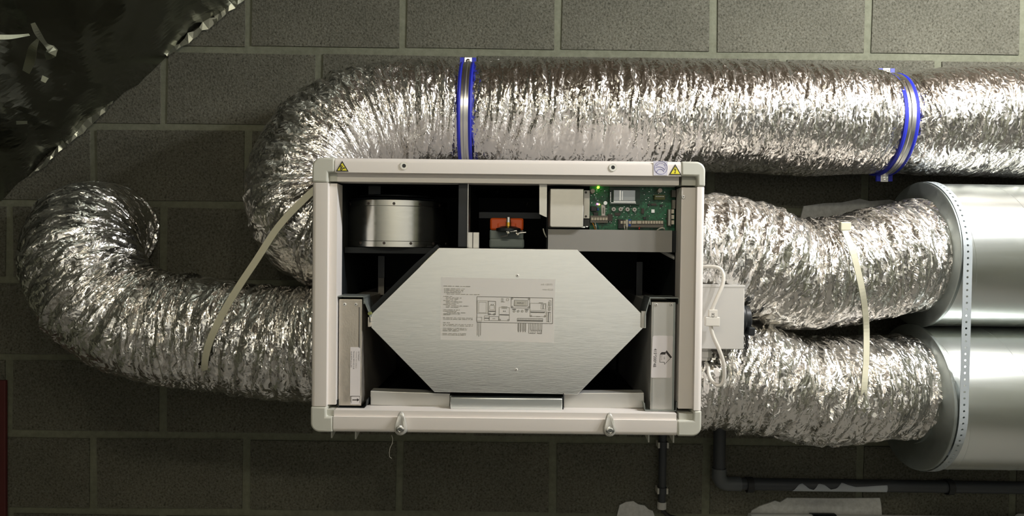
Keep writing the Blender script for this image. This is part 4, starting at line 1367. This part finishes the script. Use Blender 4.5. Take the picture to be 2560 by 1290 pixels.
# small tie with its tail sticking out above the first clamp
t = thing('cable_tie', 'small pale cable tie with its tail sticking out above the clamp on the top duct', 'cable tie', c1 + Vector((0, 0, .13)))
MB().ribbon([P(1145, 164, -.155), P(1156, 167, -.17), P(1168, 169, -.175), P(1188, 168, -.17), P(1202, 164, -.165), P(1248, 149, -.155)], [.004, .006, .006, .006, .004, .0025], .0015).build('tie_strap', 'cable_white', t)
p = P(1195, 166, -.168)
MB().box(p.x - .005, p.x + .005, p.y - .004, p.y + .004, p.z - .005, p.z + .005).build('tie_head', 'cable_white', t, bevel=.001)

# ================================================================== PIPES ON THE WALL
# grey waste pipe: down behind the lower right duct, elbow, then right
wy = -.034
rp = .0155
va, vb = P(1797, 1000, wy), P(1797, 1176, wy)
ec = P(1797, 1209, wy)
pp = thing('waste_pipe', 'dark grey pipe dropping behind the lower right duct and running right along the wall', 'pipe', ec)
MB().cyl((ec.x, wy, va.z + .25), (ec.x, wy, vb.z), rp, n=24).build('pipe_drop', 'pipe_grey', pp, smooth=True)
MB().cyl((ec.x + .04, wy, ec.z), (XR - .005, wy, ec.z - .004), rp, n=24).build('pipe_run', 'pipe_grey', pp, smooth=True)
MB().tube([(ec.x, wy, vb.z + .006), (ec.x, wy, vb.z - .012)] + [(ec.x + .022 - .022 * math.cos(R_(a)), wy, ec.z + .022 - .022 * math.sin(R_(a))) for a in range(0, 91, 15)] + [(ec.x + .055, wy, ec.z)], rp + .0025, 24).build('pipe_elbow', 'pipe_elbow', pp, smooth=True)
for px in (1873, 2372):
    c = P(px, 1212, wy); c.z = ec.z - .002
    MB().lathe((c.x, wy, c.z), (1, 0, 0), [(rp + .0004, -.008), (rp + .004, -.008), (rp + .004, .008), (rp + .0004, .008)], 28, close=True).build('pipe_clip', 'black_rubber', pp, smooth=True)
    MB().box(c.x - .006, c.x + .006, wy + rp, -.0047, c.z - .008, c.z + .008).build('clip_foot', 'black_rubber', pp)
# torn paper left on the pipe
m = MB()
jag = [(0, .05), (.06, .55), (.1, .62), (.17, .25), (.22, .15), (.27, .62), (.33, .55), (.40, .2), (.46, .3), (.52, .72), (.58, .55), (.66, .42), (.78, .46), (.9, .52), (1, .56)]
xa, xb = P(1983, 1216, wy - rp).x, P(2219, 1216, wy - rp).x
vs, fs = [], []
nx, na = 60, 8
for i in range(nx + 1):
    t_ = i / nx
    tp = np.interp(t_, [j[0] for j in jag], [j[1] for j in jag])
    for j in range(na + 1):
        a = -.75 + (tp * 2.2) * j / na
        vs.append((xa + (xb - xa) * t_, wy - (rp + .0012) * math.cos(a), ec.z - .002 + (rp + .0012) * math.sin(a)))
for i in range(nx):
    for j in range(na):
        A = i * (na + 1) + j
        fs.append((A, A + na + 1, A + na + 2, A + 1))
o = m.add(vs, fs).build('torn_wrapper', 'torn_paper', pp, smooth=True)
md_ = o.modifiers.new('thick', 'SOLIDIFY'); md_.thickness = .0006

# thin conduit below the unit
cy_ = -.022
cpt, cpb = P(1657, 1090, cy_), P(1656, 1256, cy_)
cd_ = thing('conduit', 'thin dark conduit clipped to the wall below the right end of the unit', 'conduit', cpb)
MB().cyl((cpt.x, cy_, cpt.z + .10), (cpt.x, cy_, cpb.z), .0098, n=18).build('conduit_tube', 'pipe_grey', cd_, smooth=True)
for py in (1111, 1225):
    c = P(1657, py, cy_); c.x = cpt.x
    o = MB().lathe((c.x, cy_, c.z), (0, 0, 1), [(.0100, -.008), (.0122, -.008), (.0122, .008), (.0100, .008)], 20, close=True).build('conduit_clip', 'pipe_grey', cd_, smooth=True)
    for s_ in (-1, 1):
        MB().box(c.x + s_ * .0115 - .0025, c.x + s_ * .0115 + .0025, cy_ - .011, -.0042, c.z - .0075, c.z + .0075).build('clip_jaw', 'clip_white', cd_, bevel=.001)
MB().cyl((cpt.x, cy_, cpb.z + .002), (cpt.x, cy_, cpb.z - .016), .0115, n=18).build('conduit_end', 'gland_grey', cd_, smooth=True)
q_, _ = spline([list(p) for p in [(cpt.x, cy_, cpb.z - .015), tuple(P(1658, 1277, cy_)), tuple(P(1672, 1290, cy_)), tuple(P(1700, 1298, cy_)), tuple(P(1740, 1320, cy_))]], .006)
MB().tube([Vector(v) for v in q_], .005, 10).build('conduit_cable', 'black_rubber', cd_, smooth=True)

# pale pipe along the bottom edge
wz = P(2200, 1311, -.04)
wp = thing('white_pipe', 'pale pipe running along the wall at the bottom right', 'pipe', wz)
x0 = P(1875, 1306, -.04).x
MB().cyl((x0, -.04, wz.z + .002), (XR - .005, -.04, wz.z - .004), .0225, n=28).build('pipe_run', 'white_pipe', wp, smooth=True)
cl = P(2566, 1300, -.04)
MB().lathe((cl.x, -.04, wz.z), (1, 0, 0), [(.0228, -.012), (.030, -.012), (.030, .012), (.0228, .012)], 28, close=True).build('pipe_collar', 'white_pipe', wp, smooth=True)
bc = P(2058, 1311, -.04)
MB().lathe((bc.x, -.04, wz.z), (1, 0, 0), [(.0228, -.03), (.0265, -.03), (.0265, .03), (.0228, .03)], 28, close=True).build('pipe_clip', 'black_plastic', wp, smooth=True)
MB().box(bc.x - .01, bc.x + .01, -.018, -.0047, wz.z - .01, wz.z + .01).build('clip_foot', 'black_plastic', wp)

# dark red board at the far left
ra = P(0, 960, -.06)
x1_ = P(13, 1150, -.014).x
rb = thing('red_board', 'dark red board standing against the wall at the left edge', 'board', (x1_ - .06, -.04, 0))
MB().box(x1_ - .13, x1_, -.014, -.004, 0.0, ra.z).build('board_face', 'dark_red', rb, bevel=.002)
